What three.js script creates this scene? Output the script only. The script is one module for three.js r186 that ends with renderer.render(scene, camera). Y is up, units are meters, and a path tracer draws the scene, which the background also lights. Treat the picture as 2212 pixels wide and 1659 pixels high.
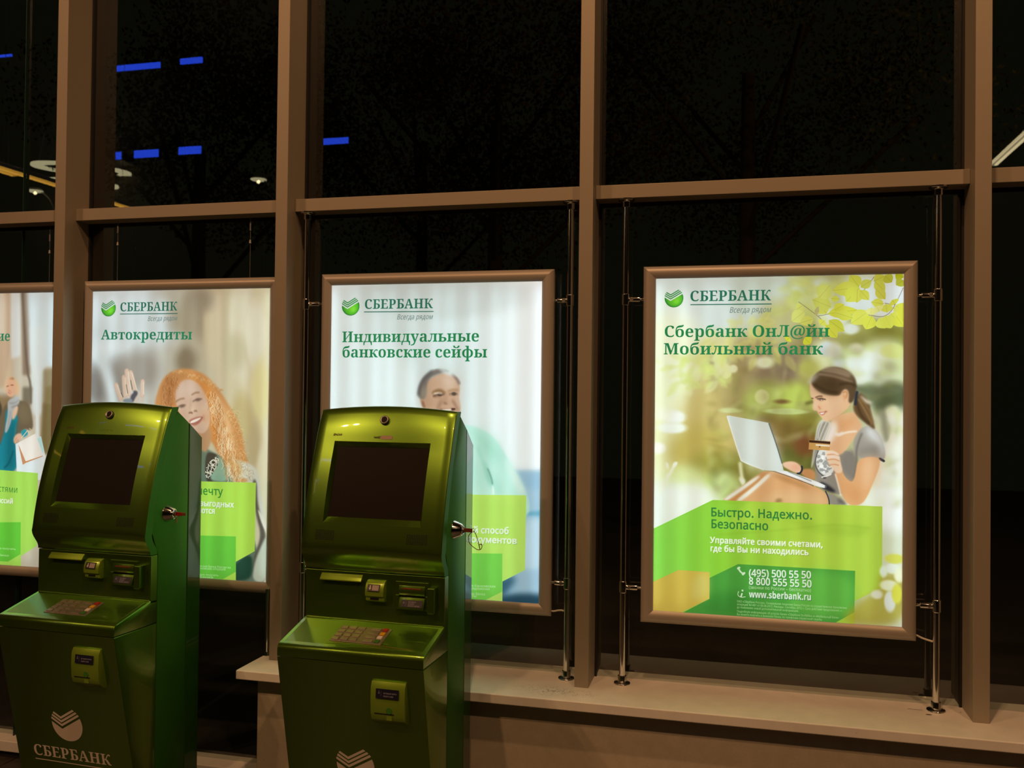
import * as THREE from 'three';
import { RoundedBoxGeometry } from 'three/addons/geometries/RoundedBoxGeometry.js';
import { mergeGeometries, toCreasedNormals } from 'three/addons/utils/BufferGeometryUtils.js';
import { ImprovedNoise } from 'three/addons/math/ImprovedNoise.js';
import { RectAreaLightUniformsLib } from 'three/addons/lights/RectAreaLightUniformsLib.js';

// ---------------------------------------------------------------- camera, night sky, exposure, ceiling lamps
const scene = new THREE.Scene();
const renderer = new THREE.WebGLRenderer({ antialias: true });
renderer.toneMapping = THREE.LinearToneMapping;
renderer.toneMappingExposure = 1.0;
renderer.shadowMap.enabled = true;
RectAreaLightUniformsLib.init();
const camera = new THREE.PerspectiveCamera(45.772, 2212 / 1659, 0.05, 120);
camera.position.set(3.005, 1.58, 3.2138);
camera.rotation.set(0.01367, 0.24287, 0.01127, 'YXZ');
camera.focus = 3.3; camera.userData.fStop = 4;
scene.add(camera);
scene.background = new THREE.Color(0.0034, 0.0032, 0.0016);      // night sky over a lit town

const WARM = new THREE.Color(1, 0.52, 0.235);
const DOWNLIGHTS = [[-3.3, 6.0, 20], [-2.8, 6.0, 14], [0.8, 5.9, 22], [2.7, 2.6, 20], [5.6, 5.4, 26]];   // x, z, intensity; recessed in the ceiling
const CEIL = 6.6;

let seed = 7;
const rand = () => { seed = (seed * 1664525 + 1013904223) >>> 0; return seed / 4294967296; };
const noise = new ImprovedNoise();

// ---------------------------------------------------------------- helpers: objects, names, geometry
const used = new Map();
function numbered(name) { const n = used.get(name) || 0; used.set(name, n + 1); return n ? `${name}_${String(n).padStart(3, '0')}` : name; }
function shade(o) { o.castShadow = o.receiveShadow = true; return o; }
function mesh(name, geo, mat, parent) { const g = Array.isArray(geo) ? mergeGeometries(geo.map((q) => { const t = q.index ? q.toNonIndexed() : q; return t; })) : geo; const m = shade(new THREE.Mesh(g, mat)); m.name = parent ? name : numbered(name); (parent || scene).add(m); return m; }
function part(name, geo, mat, parent, label) { const m = mesh(name, geo, mat, parent); if (label) m.userData.label = label; return m; }
function tag(o, label, category, group) { Object.assign(o.userData, { label, category }); if (group) o.userData.group = group; return o; }
function thing(name, label, category, x = 0, y = 0, z = 0, turn = 0, group) { const o = new THREE.Group(); o.name = numbered(name); o.position.set(x, y, z); o.rotation.y = turn; scene.add(o); return tag(o, label, category, group); }
function struct(name, geo, mat, parent) { const m = mesh(name, geo, mat, parent); if (!parent) m.userData.kind = 'structure'; return m; }
function structGroup(name) { const o = new THREE.Group(); o.name = name; o.userData.kind = 'structure'; scene.add(o); return o; }
const box = (x0, x1, y0, y1, z0, z1) => { const g = new THREE.BoxGeometry(x1 - x0, y1 - y0, z1 - z0); g.translate((x0 + x1) / 2, (y0 + y1) / 2, (z0 + z1) / 2); return g; };
const rbox = (x0, x1, y0, y1, z0, z1, r = 0.003) => { const g = new RoundedBoxGeometry(x1 - x0, y1 - y0, z1 - z0, 2, r); g.translate((x0 + x1) / 2, (y0 + y1) / 2, (z0 + z1) / 2); return g; };
const cyl = (r0, r1, h, seg = 24) => new THREE.CylinderGeometry(r1, r0, h, seg);
function rod(a, b, r, seg = 16) { const A = new THREE.Vector3(...a), B = new THREE.Vector3(...b), d = B.clone().sub(A), g = new THREE.CylinderGeometry(r, r, d.length(), seg); g.applyQuaternion(new THREE.Quaternion().setFromUnitVectors(new THREE.Vector3(0, 1, 0), d.clone().normalize())); g.translate(...A.add(B).multiplyScalar(0.5).toArray()); return g; }
function tube(pts, r, seg = 40) { return new THREE.TubeGeometry(new THREE.CatmullRomCurve3(pts.map((p) => new THREE.Vector3(...p))), seg, r, 8); }
function prism(profile, x0, x1, bevel = 0) {        // profile in (z, y), swept along x
  const s = new THREE.Shape(profile.map(([z, y]) => new THREE.Vector2(-z, y)));
  const g = new THREE.ExtrudeGeometry(s, { depth: x1 - x0 - 2 * bevel, bevelEnabled: bevel > 0, bevelThickness: bevel, bevelSize: bevel, bevelOffset: -bevel, bevelSegments: 2 });
  g.rotateY(Math.PI / 2); g.translate(x0 + bevel, 0, 0); return toCreasedNormals(g, 0.62);
}
function uvBox(g, s = 1) {                           // uv in metres, by the face's main direction
  const t = g.index ? g.toNonIndexed() : g, p = t.attributes.position, n = t.attributes.normal, uv = new Float32Array(p.count * 2);
  for (let i = 0; i < p.count; i++) { const ax = Math.abs(n.getX(i)), ay = Math.abs(n.getY(i)), az = Math.abs(n.getZ(i)); const [u, v] = ay >= ax && ay >= az ? [p.getX(i), p.getZ(i)] : ax >= az ? [p.getZ(i), p.getY(i)] : [p.getX(i), p.getY(i)]; uv[i * 2] = u / s; uv[i * 2 + 1] = v / s; }
  t.setAttribute('uv', new THREE.BufferAttribute(uv, 2)); return t;
}
function dataTexture(n, f, srgb) {
  const d = new Uint8Array(n * n * 4); for (let y = 0; y < n; y++) for (let x = 0; x < n; x++) { const v = f(x / n, y / n); d.set([v[0], v[1], v[2], 255].map((q) => Math.max(0, Math.min(255, q))), (y * n + x) * 4); }
  const t = new THREE.DataTexture(d, n, n); t.wrapS = t.wrapT = THREE.RepeatWrapping; t.magFilter = THREE.LinearFilter; if (srgb) t.colorSpace = THREE.SRGBColorSpace; t.needsUpdate = true; return t;
}
const wrapNoise = (u, v, k, z = 0) => { const a = u * Math.PI * 2, b = v * Math.PI * 2, r = k / (Math.PI * 2); return noise.noise(Math.cos(a) * r + 9 + z, Math.sin(a) * r + Math.cos(b) * r * 0.7, Math.sin(b) * r + z * 3.1); };

// ---------------------------------------------------------------- materials
const std = (o) => new THREE.MeshPhysicalMaterial(o);
const rgb = (r, g, b) => new THREE.Color().setRGB(r, g, b);
const fleck = dataTexture(256, () => { const v = 205 + rand() * 50; return [v, v, v]; });
fleck.repeat.set(24, 24);
const paintGrain = dataTexture(256, (u, v) => { const q = 128 + 60 * wrapNoise(u, v, 60) + 40 * (rand() - 0.5); return [q, q, q]; });
const M = {
  mullion: std({ color: rgb(0.37, 0.32, 0.25), roughness: 0.5, metalness: 0.15, bumpMap: paintGrain, bumpScale: 0.0002 }),
  frame: std({ color: rgb(0.5, 0.45, 0.4), roughness: 0.42, metalness: 0.3 }),
  seal: std({ color: rgb(0.012, 0.012, 0.012), roughness: 0.6 }),
  glass: std({ color: rgb(0.86, 0.92, 0.88), roughness: 0, transmission: 1, thickness: 0, ior: 1.9 }),
  sill: std({ roughness: 0.42, map: null }),
  parapet: std({ roughness: 0.7 }),
  chrome: std({ color: rgb(0.8, 0.79, 0.77), metalness: 1, roughness: 0.12 }),
  green: std({ color: rgb(0.19, 0.37, 0.04), metalness: 0.9, roughness: 0.31, map: fleck, clearcoat: 0.7, clearcoatRoughness: 0.035 }),
  greenSatin: std({ color: rgb(0.055, 0.23, 0.02), metalness: 0.5, roughness: 0.5, map: fleck, specularIntensity: 0.5 }),
  greenGloss: std({ color: rgb(0.02, 0.085, 0.008), roughness: 0.4, specularIntensity: 0.1, clearcoat: 1, clearcoatRoughness: 0.02 }),
  greenLight: std({ color: rgb(0.33, 0.54, 0.045), metalness: 0.55, roughness: 0.4, clearcoat: 0.4, clearcoatRoughness: 0.15 }),
  screen: std({ color: rgb(0.016, 0.012, 0.009), roughness: 0.32, specularIntensity: 0.2 }),
  black: std({ color: rgb(0.006, 0.006, 0.006), roughness: 0.6 }),
  label: std({ color: rgb(0.03, 0.03, 0.07), roughness: 0.4 }),
  keypad: std({ color: rgb(0.42, 0.36, 0.32), metalness: 0.8, roughness: 0.4 }),
  key: std({ color: rgb(0.5, 0.44, 0.4), metalness: 0.85, roughness: 0.35 }),
  red: std({ color: rgb(0.4, 0.02, 0.015), roughness: 0.4 }),
  yellow: std({ color: rgb(0.75, 0.42, 0.01), roughness: 0.4 }),
  white: std({ color: rgb(0.75, 0.72, 0.68), roughness: 0.5 }),
  dkgreen: std({ color: rgb(0.05, 0.2, 0.02), roughness: 0.4 }),
  cable: std({ color: rgb(0.72, 0.68, 0.6), roughness: 0.55 }),
  steel: std({ color: rgb(0.35, 0.34, 0.32), metalness: 0.9, roughness: 0.4 }),
  redBrown: std({ color: rgb(0.22, 0.05, 0.03), roughness: 0.4 }),
  wallDark: std({ color: rgb(0.05, 0.035, 0.022), roughness: 0.9 }),
  ceiling: std({ color: rgb(0.05, 0.045, 0.04), roughness: 0.9 }),
  floor: std({ roughness: 0.5 }),
  bulb: std({ color: 0x000000, emissive: WARM, emissiveIntensity: 6, roughness: 0.5 }),
  lampBody: std({ color: rgb(0.5, 0.45, 0.38), metalness: 0.6, roughness: 0.4 }),
  blueLed: std({ color: 0x000000, emissive: rgb(0.025, 0.085, 1), emissiveIntensity: 3.8 }),
  lineLed: std({ color: 0x000000, emissive: rgb(1, 0.5, 0.06), emissiveIntensity: 2.6 }),
  ringLed: std({ color: 0x000000, emissive: rgb(1, 0.9, 0.5), emissiveIntensity: 2.6 }),
  strip: std({ color: 0x000000, emissive: rgb(0.74, 0.98, 1.12), emissiveIntensity: 4.4 }),
  coolLed: std({ color: 0x000000, emissive: rgb(1, 0.82, 0.45), emissiveIntensity: 4 }),
  crystal: std({ color: rgb(0.9, 0.88, 0.8), metalness: 1, roughness: 0.08 }),
  ground: std({ color: rgb(0.03, 0.028, 0.025), roughness: 0.95 }),
  bark: std({ color: rgb(0.05, 0.035, 0.02), roughness: 0.95 }),
  leafGreen: std({ color: rgb(0.05, 0.055, 0.008), roughness: 0.8, side: THREE.DoubleSide }),
  leafBrown: std({ color: rgb(0.06, 0.036, 0.008), roughness: 0.8, side: THREE.DoubleSide }),
};
// white laminate of the sill: faintly mottled, a few specks
M.sill.map = dataTexture(512, (u, v) => {
  const n = wrapNoise(u, v, 5), f = wrapNoise(u, v, 26, 2);
  const q = 240 + 6 * n + 6 * f + 5 * (rand() - 0.5) - (rand() < 0.0002 ? 60 : 0); return [q, q - 2, q - 6];
}, true);
M.parapet.map = dataTexture(256, (u, v) => { const q = 198 + 6 * wrapNoise(u, v, 30) + 8 * (rand() - 0.5); return [q, q - 10, q - 28]; }, true);
M.floor.map = dataTexture(256, (u, v) => { const joint = u < 0.012 || v < 0.012, q = (joint ? 34 : 60) + 10 * wrapNoise(u, v, 14) + 6 * (rand() - 0.5); return [q, q - 6, q - 14]; }, true);
// ---------------------------------------------------------------- printed posters (flat print, in the poster's own plane)
const PW = 1024, PH = 1470;
function ink(color, a) {                          // the same colour with its opacity times a
  if (color[0] === '#') { const n = parseInt(color.slice(1).length === 3 ? color.slice(1).replace(/./g, '$&$&') : color.slice(1), 16); return `rgba(${n >> 16},${(n >> 8) & 255},${n & 255},${a})`; }
  const m = color.match(/[\d.]+/g); return `rgba(${m[0]},${m[1]},${m[2]},${+m[3] * a})`;
}
function pen(c) {
  const path = (p, smooth = true) => {
    c.beginPath();
    const n = p.length / 2, X = (i) => p[(i % n) * 2], Y = (i) => p[(i % n) * 2 + 1];
    if (!smooth) { for (let i = 0; i < n; i++) i ? c.lineTo(X(i), Y(i)) : c.moveTo(X(0), Y(0)); c.closePath(); return; }
    c.moveTo((X(n - 1) + X(0)) / 2, (Y(n - 1) + Y(0)) / 2);
    for (let i = 0; i < n; i++) c.quadraticCurveTo(X(i), Y(i), (X(i) + X(i + 1)) / 2, (Y(i) + Y(i + 1)) / 2);
    c.closePath();
  };
  return {
    fill(p, color, blur = 0, smooth = true) { c.save(); if (blur) c.filter = `blur(${blur}px)`; c.fillStyle = color; path(p, smooth); c.fill(); c.restore(); },
    line(p, color, width = 3, blur = 0) {
      c.save(); if (blur) c.filter = `blur(${blur}px)`; c.strokeStyle = color; c.lineWidth = width; c.lineCap = c.lineJoin = 'round'; c.beginPath(); c.moveTo(p[0], p[1]);
      const n = p.length / 2;
      if (n === 2) c.lineTo(p[2], p[3]);
      else for (let i = 1; i < n; i++) i < n - 1 ? c.quadraticCurveTo(p[i * 2], p[i * 2 + 1], (p[i * 2] + p[i * 2 + 2]) / 2, (p[i * 2 + 1] + p[i * 2 + 3]) / 2) : c.lineTo(p[i * 2], p[i * 2 + 1]);
      c.stroke(); c.restore();
    },
    blob(x, y, rx, color, blur = 20, ry = rx, turn = 0) {      // soft ellipse
      const R = 1 + blur / Math.max(4, (rx + ry) / 2) * 1.3, g = c.createRadialGradient(0, 0, 0, 0, 0, 1), q = Math.max(0, 1 - blur / Math.max(4, (rx + ry) / 2) * 1.3) / R;
      const clear = ink(color, 0); g.addColorStop(0, color); g.addColorStop(Math.min(0.98, q), color); for (let i = 1; i < 6; i++) { const t = i / 6, a = 1 - t * t * (3 - 2 * t); g.addColorStop(q + (1 - q) * t, ink(color, a)); } g.addColorStop(1, clear);
      c.save(); c.translate(x, y); c.rotate(turn); c.scale(rx * R, ry * R); c.fillStyle = g; c.beginPath(); c.arc(0, 0, 1, 0, 7); c.fill(); c.restore();
    },
    clip(p, draw, smooth = true) { c.save(); path(p, smooth); c.clip(); draw(); c.restore(); },
    leaf(x0, y0, x1, y1, w, color) {
      const dx = x1 - x0, dy = y1 - y0, l = Math.hypot(dx, dy), nx = -dy / l * w, ny = dx / l * w, mx = x0 + dx * 0.42, my = y0 + dy * 0.42;
      c.save(); c.fillStyle = color; c.beginPath(); c.moveTo(x0, y0); c.quadraticCurveTo(mx + nx, my + ny, x1, y1); c.quadraticCurveTo(mx - nx, my - ny, x0, y0); c.fill();
      c.strokeStyle = 'rgba(120,120,30,0.28)'; c.lineWidth = 1.6; c.beginPath(); c.moveTo(x0, y0); c.lineTo(x1, y1); c.stroke(); c.restore();
    },
    text(s, x0, y0, x1, y1, size, font, color, shade, heavy) {
      c.save(); c.font = font.replace('#', size); const w = c.measureText(s).width; c.translate(x0, y0); c.rotate(Math.atan2(y1 - y0, x1 - x0)); c.scale(Math.hypot(x1 - x0, y1 - y0) / w, 1);
      if (shade) { c.fillStyle = shade; c.fillText(s, 2.5, 3); }
      c.fillStyle = color; c.fillText(s, 0, 0); if (heavy) { c.strokeStyle = color; c.lineWidth = heavy; c.lineJoin = 'round'; c.strokeText(s, 0, 0); } c.restore();
    },
    c, path,
  };
}
function bankMark(d, cx, cy, r, flat) {           // the disc whose upper left is cut into rising tick-shaped bars
  const c = d.c, bars = flat ? flat : '#3f8f4a';
  c.save(); c.beginPath(); c.arc(cx, cy, r, 0, 7); c.clip();
  const g = c.createRadialGradient(cx + r * 0.3, cy + r * 0.35, r * 0.1, cx, cy, r);
  g.addColorStop(0, '#7fdc3c'); g.addColorStop(0.7, '#55b92e'); g.addColorStop(1, '#2f7d3a');
  const tick = (k) => [cx - r * 1.1, cy - r * 0.62 + k, cx - r * 0.36, cy - r * 0.16 + k, cx + r * 1.1, cy - r * 1.02 + k];
  c.fillStyle = flat || g; const t = tick(r * 0.46);
  c.beginPath(); c.moveTo(t[0], t[1]); c.lineTo(t[2], t[3]); c.lineTo(t[4], t[5]); c.lineTo(cx + r * 2, cy + r * 2); c.lineTo(cx - r * 2, cy + r * 2); c.fill();
  c.restore(); c.save(); c.beginPath(); c.arc(cx, cy, r * 1.04, 0, 7); c.clip();
  for (const k of [-0.2, 0.02, 0.24]) { const q = tick(r * k); c.strokeStyle = bars; c.lineWidth = r * (flat ? 0.125 : 0.115); c.lineJoin = 'miter'; c.beginPath(); c.moveTo(q[0], q[1]); c.lineTo(q[2], q[3]); c.lineTo(q[4], q[5]); c.stroke(); }
  c.restore();
}
const SERIF = '#px serif', SERIFB = 'bold #px serif', SANS = '#px sans-serif', SANSB = 'bold #px sans-serif', SANSI = 'italic #px sans-serif';
function poster(paint) {
  const cv = document.createElement('canvas'); cv.width = PW; cv.height = PH; const c = cv.getContext('2d'); paint(pen(c), c);
  const t = new THREE.CanvasTexture(cv); t.colorSpace = THREE.SRGBColorSpace; return t;
}
function heading(d, mark, name, rule, motto) {
  bankMark(d, ...mark); d.text('СБЕРБАНК', ...name, 64, SERIFB, '#286f58'); d.line(rule, '#2d6b5a', 4); d.text('Всегда рядом', ...motto, 34, SANSI, '#6b8583');
}
const GREEN = '#27824f', LIME = '#b8e052';

const posterLaptop = poster((d, c) => {
  const g = c.createLinearGradient(0, 0, PW, 0); g.addColorStop(0, '#f1f8e4'); g.addColorStop(0.3, '#cdc588'); g.addColorStop(0.6, '#94904a'); g.addColorStop(1, '#dfe8d2');
  c.fillStyle = g; c.fillRect(0, 0, PW, PH);
  for (const [x, y, r, col, b] of [
    [41, 56, 230, '#dbe9e6', 50], [281, 59, 200, '#d4e0dc', 50], [477, 62, 160, '#c7d3c6', 45], [23, 200, 150, '#eaf5ee', 50], [45, 323, 160, '#f3fbdc', 50], [27, 570, 130, '#f2fbd6', 45],
    [50, 754, 130, '#eef4c6', 45], [285, 384, 130, '#d9d79c', 45], [287, 607, 170, '#cdbf7a', 45], [190, 771, 130, '#c3b460', 45], [442, 484, 150, '#a99a66', 45], [519, 403, 110, '#8c795e', 40], [402, 343, 70, '#a39166', 30],
    [557, 363, 80, '#8a7660', 30], [251, 871, 110, '#a5a04a', 35], [349, 868, 100, '#8d8a3e', 35], [482, 564, 110, '#a9b35c', 35], [597, 523, 70, '#bccd62', 26], [636, 661, 80, '#8f8a3c', 26],
    [560, 703, 90, '#7f6a34', 30], [483, 664, 70, '#846b36', 26], [599, 801, 80, '#66682e', 26], [637, 721, 50, '#7d4f2e', 22], [543, 843, 60, '#7e8438', 22], [132, 936, 110, '#dbe8a6', 34], [291, 941, 90, '#c9db92', 30], [53, 1020, 120, '#eef8ee', 34], [173, 1016, 110, '#f1f7ee', 30],
    [555, 203, 110, '#bdbb86', 34], [670, 283, 90, '#9c9160', 30], [839, 244, 90, '#a9a95e', 26], [968, 274, 90, '#87873e', 26], [858, 323, 80, '#8f8d4e', 24], [708, 343, 70, '#d6dcae', 24], [802, 363, 60, '#c4cf98', 24], [950, 362, 90, '#dbe7b2', 26], [895, 402, 90, '#e8f1e4', 26], [988, 440, 70, '#d3e0b4', 26],
    [652, 403, 50, '#b9b86a', 20], [933, 499, 70, '#cfdcc0', 22], [988, 534, 80, '#5f6a48', 20], [896, 503, 44, '#77815c', 16], [1008, 654, 90, '#f0f3e2', 26], [972, 791, 80, '#eef4e4', 26], [1001, 966, 110, '#f4faf6', 30], [845, 912, 80, '#e9f0e0', 26], [985, 108, 90, '#dfe9ec', 26], [856, 87, 80, '#d5e1e2', 26], [668, 84, 80, '#cfd8d4', 26], [745, 184, 60, '#dbe6e0', 20],
  ]) d.blob(x, y, r, col, b);
  for (const [x, y, rx, ry, col, b] of [[86, 613, 90, 56, '#f6fffa', 10], [78, 661, 116, 48, '#f4fff6', 10], [41, 602, 60, 50, '#f8ffea', 14], [15, 752, 64, 46, '#fdfff6', 10], [304, 410, 52, 62, '#ddd9a8', 5], [457, 519, 60, 62, '#cdcd90', 5], [468, 371, 76, 50, '#dcdcbe', 10], [337, 399, 34, 34, '#e3e2b6', 5], [560, 581, 180, 26, '#c2d08a', 10], [322, 580, 90, 22, '#d5dc9e', 10], [648, 555, 110, 40, '#b7c26c', 12], [539, 539, 60, 18, '#7c6336', 10],
    [817, 228, 66, 46, '#d6dfd4', 8], [721, 312, 62, 60, '#cfdcdd', 8], [750, 322, 60, 66, '#d2d4c0', 10], [840, 312, 54, 44, '#cfcfae', 10], [981, 322, 90, 60, '#d8e290', 10], [888, 387, 76, 96, '#e6f1ef', 12], [829, 371, 60, 50, '#e3eeea', 12], [772, 375, 50, 40, '#d8e3dc', 10], [646, 395, 56, 50, '#b7ba62', 10], [973, 571, 60, 60, '#f3f3dd', 10]]) d.blob(x, y, rx * 0.5, col, b * 1.1, ry * 0.5);
  for (let i = 0; i < 260; i++) { const x = PW * (0.22 + 0.78 * rand()), y = PH * (0.2 + 0.46 * rand()), u = x / PW; d.blob(x, y, 10 + rand() * 26, ['rgba(112,100,44,0.16)', 'rgba(190,205,100,0.17)', 'rgba(100,70,36,0.14)', 'rgba(226,232,180,0.20)', 'rgba(84,92,40,0.15)'][i % (u > 0.75 ? 2 : 5)], 16, 8 + rand() * 16, rand() * 3); }
  d.line([844,481, 905,496, 956,491, 1006,488], '#6c7658', 30, 9); d.line([937,542, 941,568, 951,614, 958,694], '#9a9c80', 26, 8); d.line([1007,520, 972,525, 937,546], '#5d6848', 44, 10);
  d.line([641,546, 670,537], '#707034', 12, 5);
  // haze of leaves, then single leaves on their twigs
  const hazy = (x0, y0, x1, y1, n, size, cols) => { for (let i = 0; i < n; i++) { const x = x0 + (x1 - x0) * rand(), y = y0 + (y1 - y0) * rand(), a = rand() * 7, l = size * (0.6 + rand() * 0.8); d.leaf(x, y, x + Math.cos(a) * l, y + Math.sin(a) * l, l * 0.42, cols[Math.floor(rand() * cols.length)]); } };
  c.save(); c.filter = 'blur(7px)'; hazy(573, 18, 738, 173, 46, 90, ['rgba(198,205,120,0.5)', 'rgba(206,212,130,0.5)', 'rgba(190,198,110,0.45)']); c.filter = 'blur(5px)';
  hazy(14, 334, 325, 465, 46, 60, ['rgba(222,240,140,0.42)', 'rgba(240,250,200,0.45)', 'rgba(214,230,140,0.4)']); hazy(243, 181, 557, 343, 40, 64, ['rgba(222,226,130,0.4)', 'rgba(214,216,120,0.4)']); c.restore();
  for (const p of [[606,111, 662,153, 709,196], [687,172, 724,165, 768,157], [907,10, 881,53, 855,76], [1022,58, 990,133, 969,165, 939,181, 887,169], [990,129, 951,121], [986,142, 997,165]]) d.line(p, '#8d7f68', 2.4);
  const L = (a, w, k) => d.leaf(a[0], a[1], a[2], a[3], w, k);
  for (const [a, w, k] of [[[849,51, 813,1], 56, '#c6cb4c'], [[849,53, 743,65], 62, '#cbd054'], [[851,55, 797,113], 66, '#ced653'], [[842,62, 840,118], 50, '#d0d656'], [[853,65, 888,107], 40, '#cccf52'], [[855,53, 898,24], 40, '#c2c654'], [[907,28, 950,6], 44, '#c4c74a'], [[911,28, 951,73], 44, '#c8cb4e'], [[916,59, 953,105], 40, '#c9c94e'], [[947,124, 897,116], 40, '#d2d656'], [[950,4, 978,34], 44, '#b8bb3c'], [[991,2, 1023,14], 40, '#b6bd20'], [[1023,26, 994,46], 40, '#b4b93c'],
    [[886,155, 817,206], 66, '#d8df60'], [[900,174, 876,231], 60, '#d6dc54'], [[930,183, 954,227], 56, '#dfec68'], [[952,174, 976,227], 66, '#dde860'], [[973,165, 997,193], 60, '#dbe45e'], [[995,175, 1025,221], 56, '#d9e04e'], [[960,160, 955,124], 50, '#d4da58'], [[992,126, 979,108], 46, '#d0d452'], [[994,129, 1016,152], 50, '#d6dc5c'], [[1022,120, 1021,198], 40, '#d6dc4c'], [[895,171, 899,139], 44, '#e2e48c'], [[930,156, 917,132], 44, '#e0e38a'],
    [[724,163, 843,148], 50, '#d0d44a'], [[751,149, 790,124], 40, '#cdd046'], [[755,159, 826,183], 44, '#d0d654'], [[729,191, 791,238], 50, '#c9d04a'], [[716,210, 763,266], 50, '#d0d44c'], [[711,191, 694,210], 40, '#d2d65a'], [[720,163, 679,107], 56, '#c6ca56'], [[737,135, 662,102], 60, '#c3c85c'], [[688,95, 732,42], 70, '#c6cb66'], [[737,98, 772,101], 26, '#c8ce50'], [[624,125, 595,146], 40, '#cbd06c'], [[689,153, 671,149], 40, '#b4ab74'], [[629,153, 578,195], 60, '#cfd474'], [[667,184, 611,202], 44, '#cccf66'], [[630,265, 657,291], 44, '#d0d43e'], [[569,263, 556,277], 36, '#d4d63e'], [[699,263, 695,273], 10, '#d6da70']]) L(a, w, k);
  // reeds
  d.line([24,944, 62,878, 91,817], '#f1f5da', 12, 3); d.line([49,921, 57,865], '#eef3d4', 8, 3); d.fill([80,817, 103,808, 97,827, 80,838], '#f6f9ea', 2); d.fill([46,816, 59,813, 65,839, 57,848], '#f4f7e2', 3); d.line([368,809, 373,852, 380,898], '#e4e6b8', 14, 4); d.fill([361,865, 390,877, 390,898, 371,894], '#f0f1dc', 4);
  d.line([986,675, 959,740, 932,806, 930,885], '#efe9d4', 14, 5);

  // the reading woman: legs, lower body, arms, top, head, ponytail, laptop, card
  d.fill([272,987, 357,923, 437,860, 473,836, 515,841, 537,884, 461,933, 400,989], '#c98d54', 2); d.fill([292,972, 373,912, 447,856, 454,866, 383,922, 311,977], '#e9efe6', 4);
  d.fill([347,981, 422,914, 479,852, 511,834, 582,856, 671,896, 722,921, 747,980, 583,983, 455,983], '#dcaa76', 2); d.fill([422,985, 519,928, 614,921, 722,934, 741,980], '#e3b988', 16);
  d.fill([492,842, 582,872, 675,913, 617,898, 518,864], '#a8703c', 10); d.fill([344,976, 428,907, 482,852, 499,855, 435,920, 370,975], '#f1f5ec', 4); d.fill([509,973, 528,951, 551,963, 532,975], '#9a7a48', 6);
  d.fill([722,921, 772,939, 785,975, 738,975, 731,944], '#9a968c', 2); d.line([720,918, 733,944, 736,977], '#3a3a44', 5); d.fill([766,933, 816,974, 772,974], '#6e6a66', 6);
  // torso in grey, white print on the chest
  d.fill([684,637, 706,607, 738,620, 744,660, 695,733, 673,793, 658,837, 670,747, 676,694], '#cfd2c6', 2);
  d.fill([697,621, 738,623, 732,660, 689,747, 667,814, 680,866, 706,879, 781,936, 766,910, 690,906, 671,860, 667,807, 679,701], '#9b9588', 3);
  d.fill([686,747, 789,738, 833,756, 846,855, 815,895, 785,935, 709,912, 687,879, 674,813], '#938d82', 2); d.fill([789,758, 829,730, 852,789, 840,868, 815,865, 783,810], '#847e74', 8); d.fill([690,872, 734,891, 772,926, 709,912], '#2e2e34', 5);
  d.fill([689,740, 733,732, 758,791, 752,838, 721,855, 693,836, 677,793], '#dfe2dc', 2);
  for (let i = 0; i < 60; i++) { const a = rand() * 7, r = Math.sqrt(rand()); const e = [714,796, 746,844]; d.blob(e[0] + Math.cos(a) * r * (e[2] - e[0]) * 0.9, e[1] + Math.sin(a) * r * (e[3] - e[1]) * 0.95, 4 + rand() * 4, i % 3 ? '#a3a6a2' : '#f6f8f4', 1.2); }
  d.line([689,747, 673,790, 686,833, 709,852], '#55565a', 4); d.line([706,859, 721,855, 740,845], '#f0f2ee', 6); d.fill([706,860, 724,857, 721,863, 709,864], '#222', 2);
  // neck and chest
  d.fill([744,600, 850,572, 844,608, 872,637, 832,691, 789,758, 764,765, 717,746, 714,716, 738,646], '#e3b68a', 3); d.fill([757,620, 831,589, 838,625, 813,662, 770,669], '#dba674', 12); d.fill([738,623, 760,616, 766,669, 732,719, 714,713], '#f4f0ea', 10); d.line([770,679, 801,665, 841,661], '#f7f1e8', 6, 3); d.line([757,673, 773,679, 785,669], '#f8f3ec', 8, 4);
  for (const p of [[706,624, 691,661, 688,694], [722,624, 704,667, 691,707], [735,630, 716,677, 701,713], [741,640, 729,680, 714,716]]) d.line(p, '#d6d4c4', 4, 1.5);
  // shoulder and sleeve, near arm
  d.fill([832,684, 872,634, 912,643, 943,688, 959,747, 952,783, 938,783, 845,773, 829,743], '#a7a297', 3); d.fill([872,637, 915,647, 946,695, 959,753, 944,767, 928,715, 888,683], '#e4eaea', 14); d.fill([851,723, 928,715, 935,767, 851,772], '#8f8a80', 14); d.line([935,774, 950,783], '#2d2f3a', 10, 1);
  d.line([863,670, 839,730, 845,789, 834,855], '#6f6a62', 6, 3);
  d.fill([848,773, 935,764, 935,806, 914,862, 890,929, 866,969, 819,977, 791,948, 772,890, 752,834, 780,810, 796,856, 828,881, 840,835], '#e2ac78', 2); d.fill([864,775, 932,767, 926,820, 896,899, 865,893], '#eabf93', 18); d.fill([790,856, 828,888, 865,936, 835,963, 797,928], '#d99f6a', 14); d.line([759,844, 772,893, 781,932], '#f6e9d8', 5, 2);
  // hand with the card
  d.fill([717,749, 745,740, 774,758, 780,797, 790,833, 765,844, 746,818, 730,799, 724,772], '#f0d0b0', 2); for (const p of [[727,762, 752,758, 770,765], [727,785, 752,778, 774,788], [733,807, 752,801, 771,806]]) d.line(p, '#d09a6e', 4, 1.5); for (const p of [[723,753, 745,749, 767,760], [727,774, 749,768, 771,774]]) d.line(p, '#f7e2cc', 9, 2);
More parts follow.
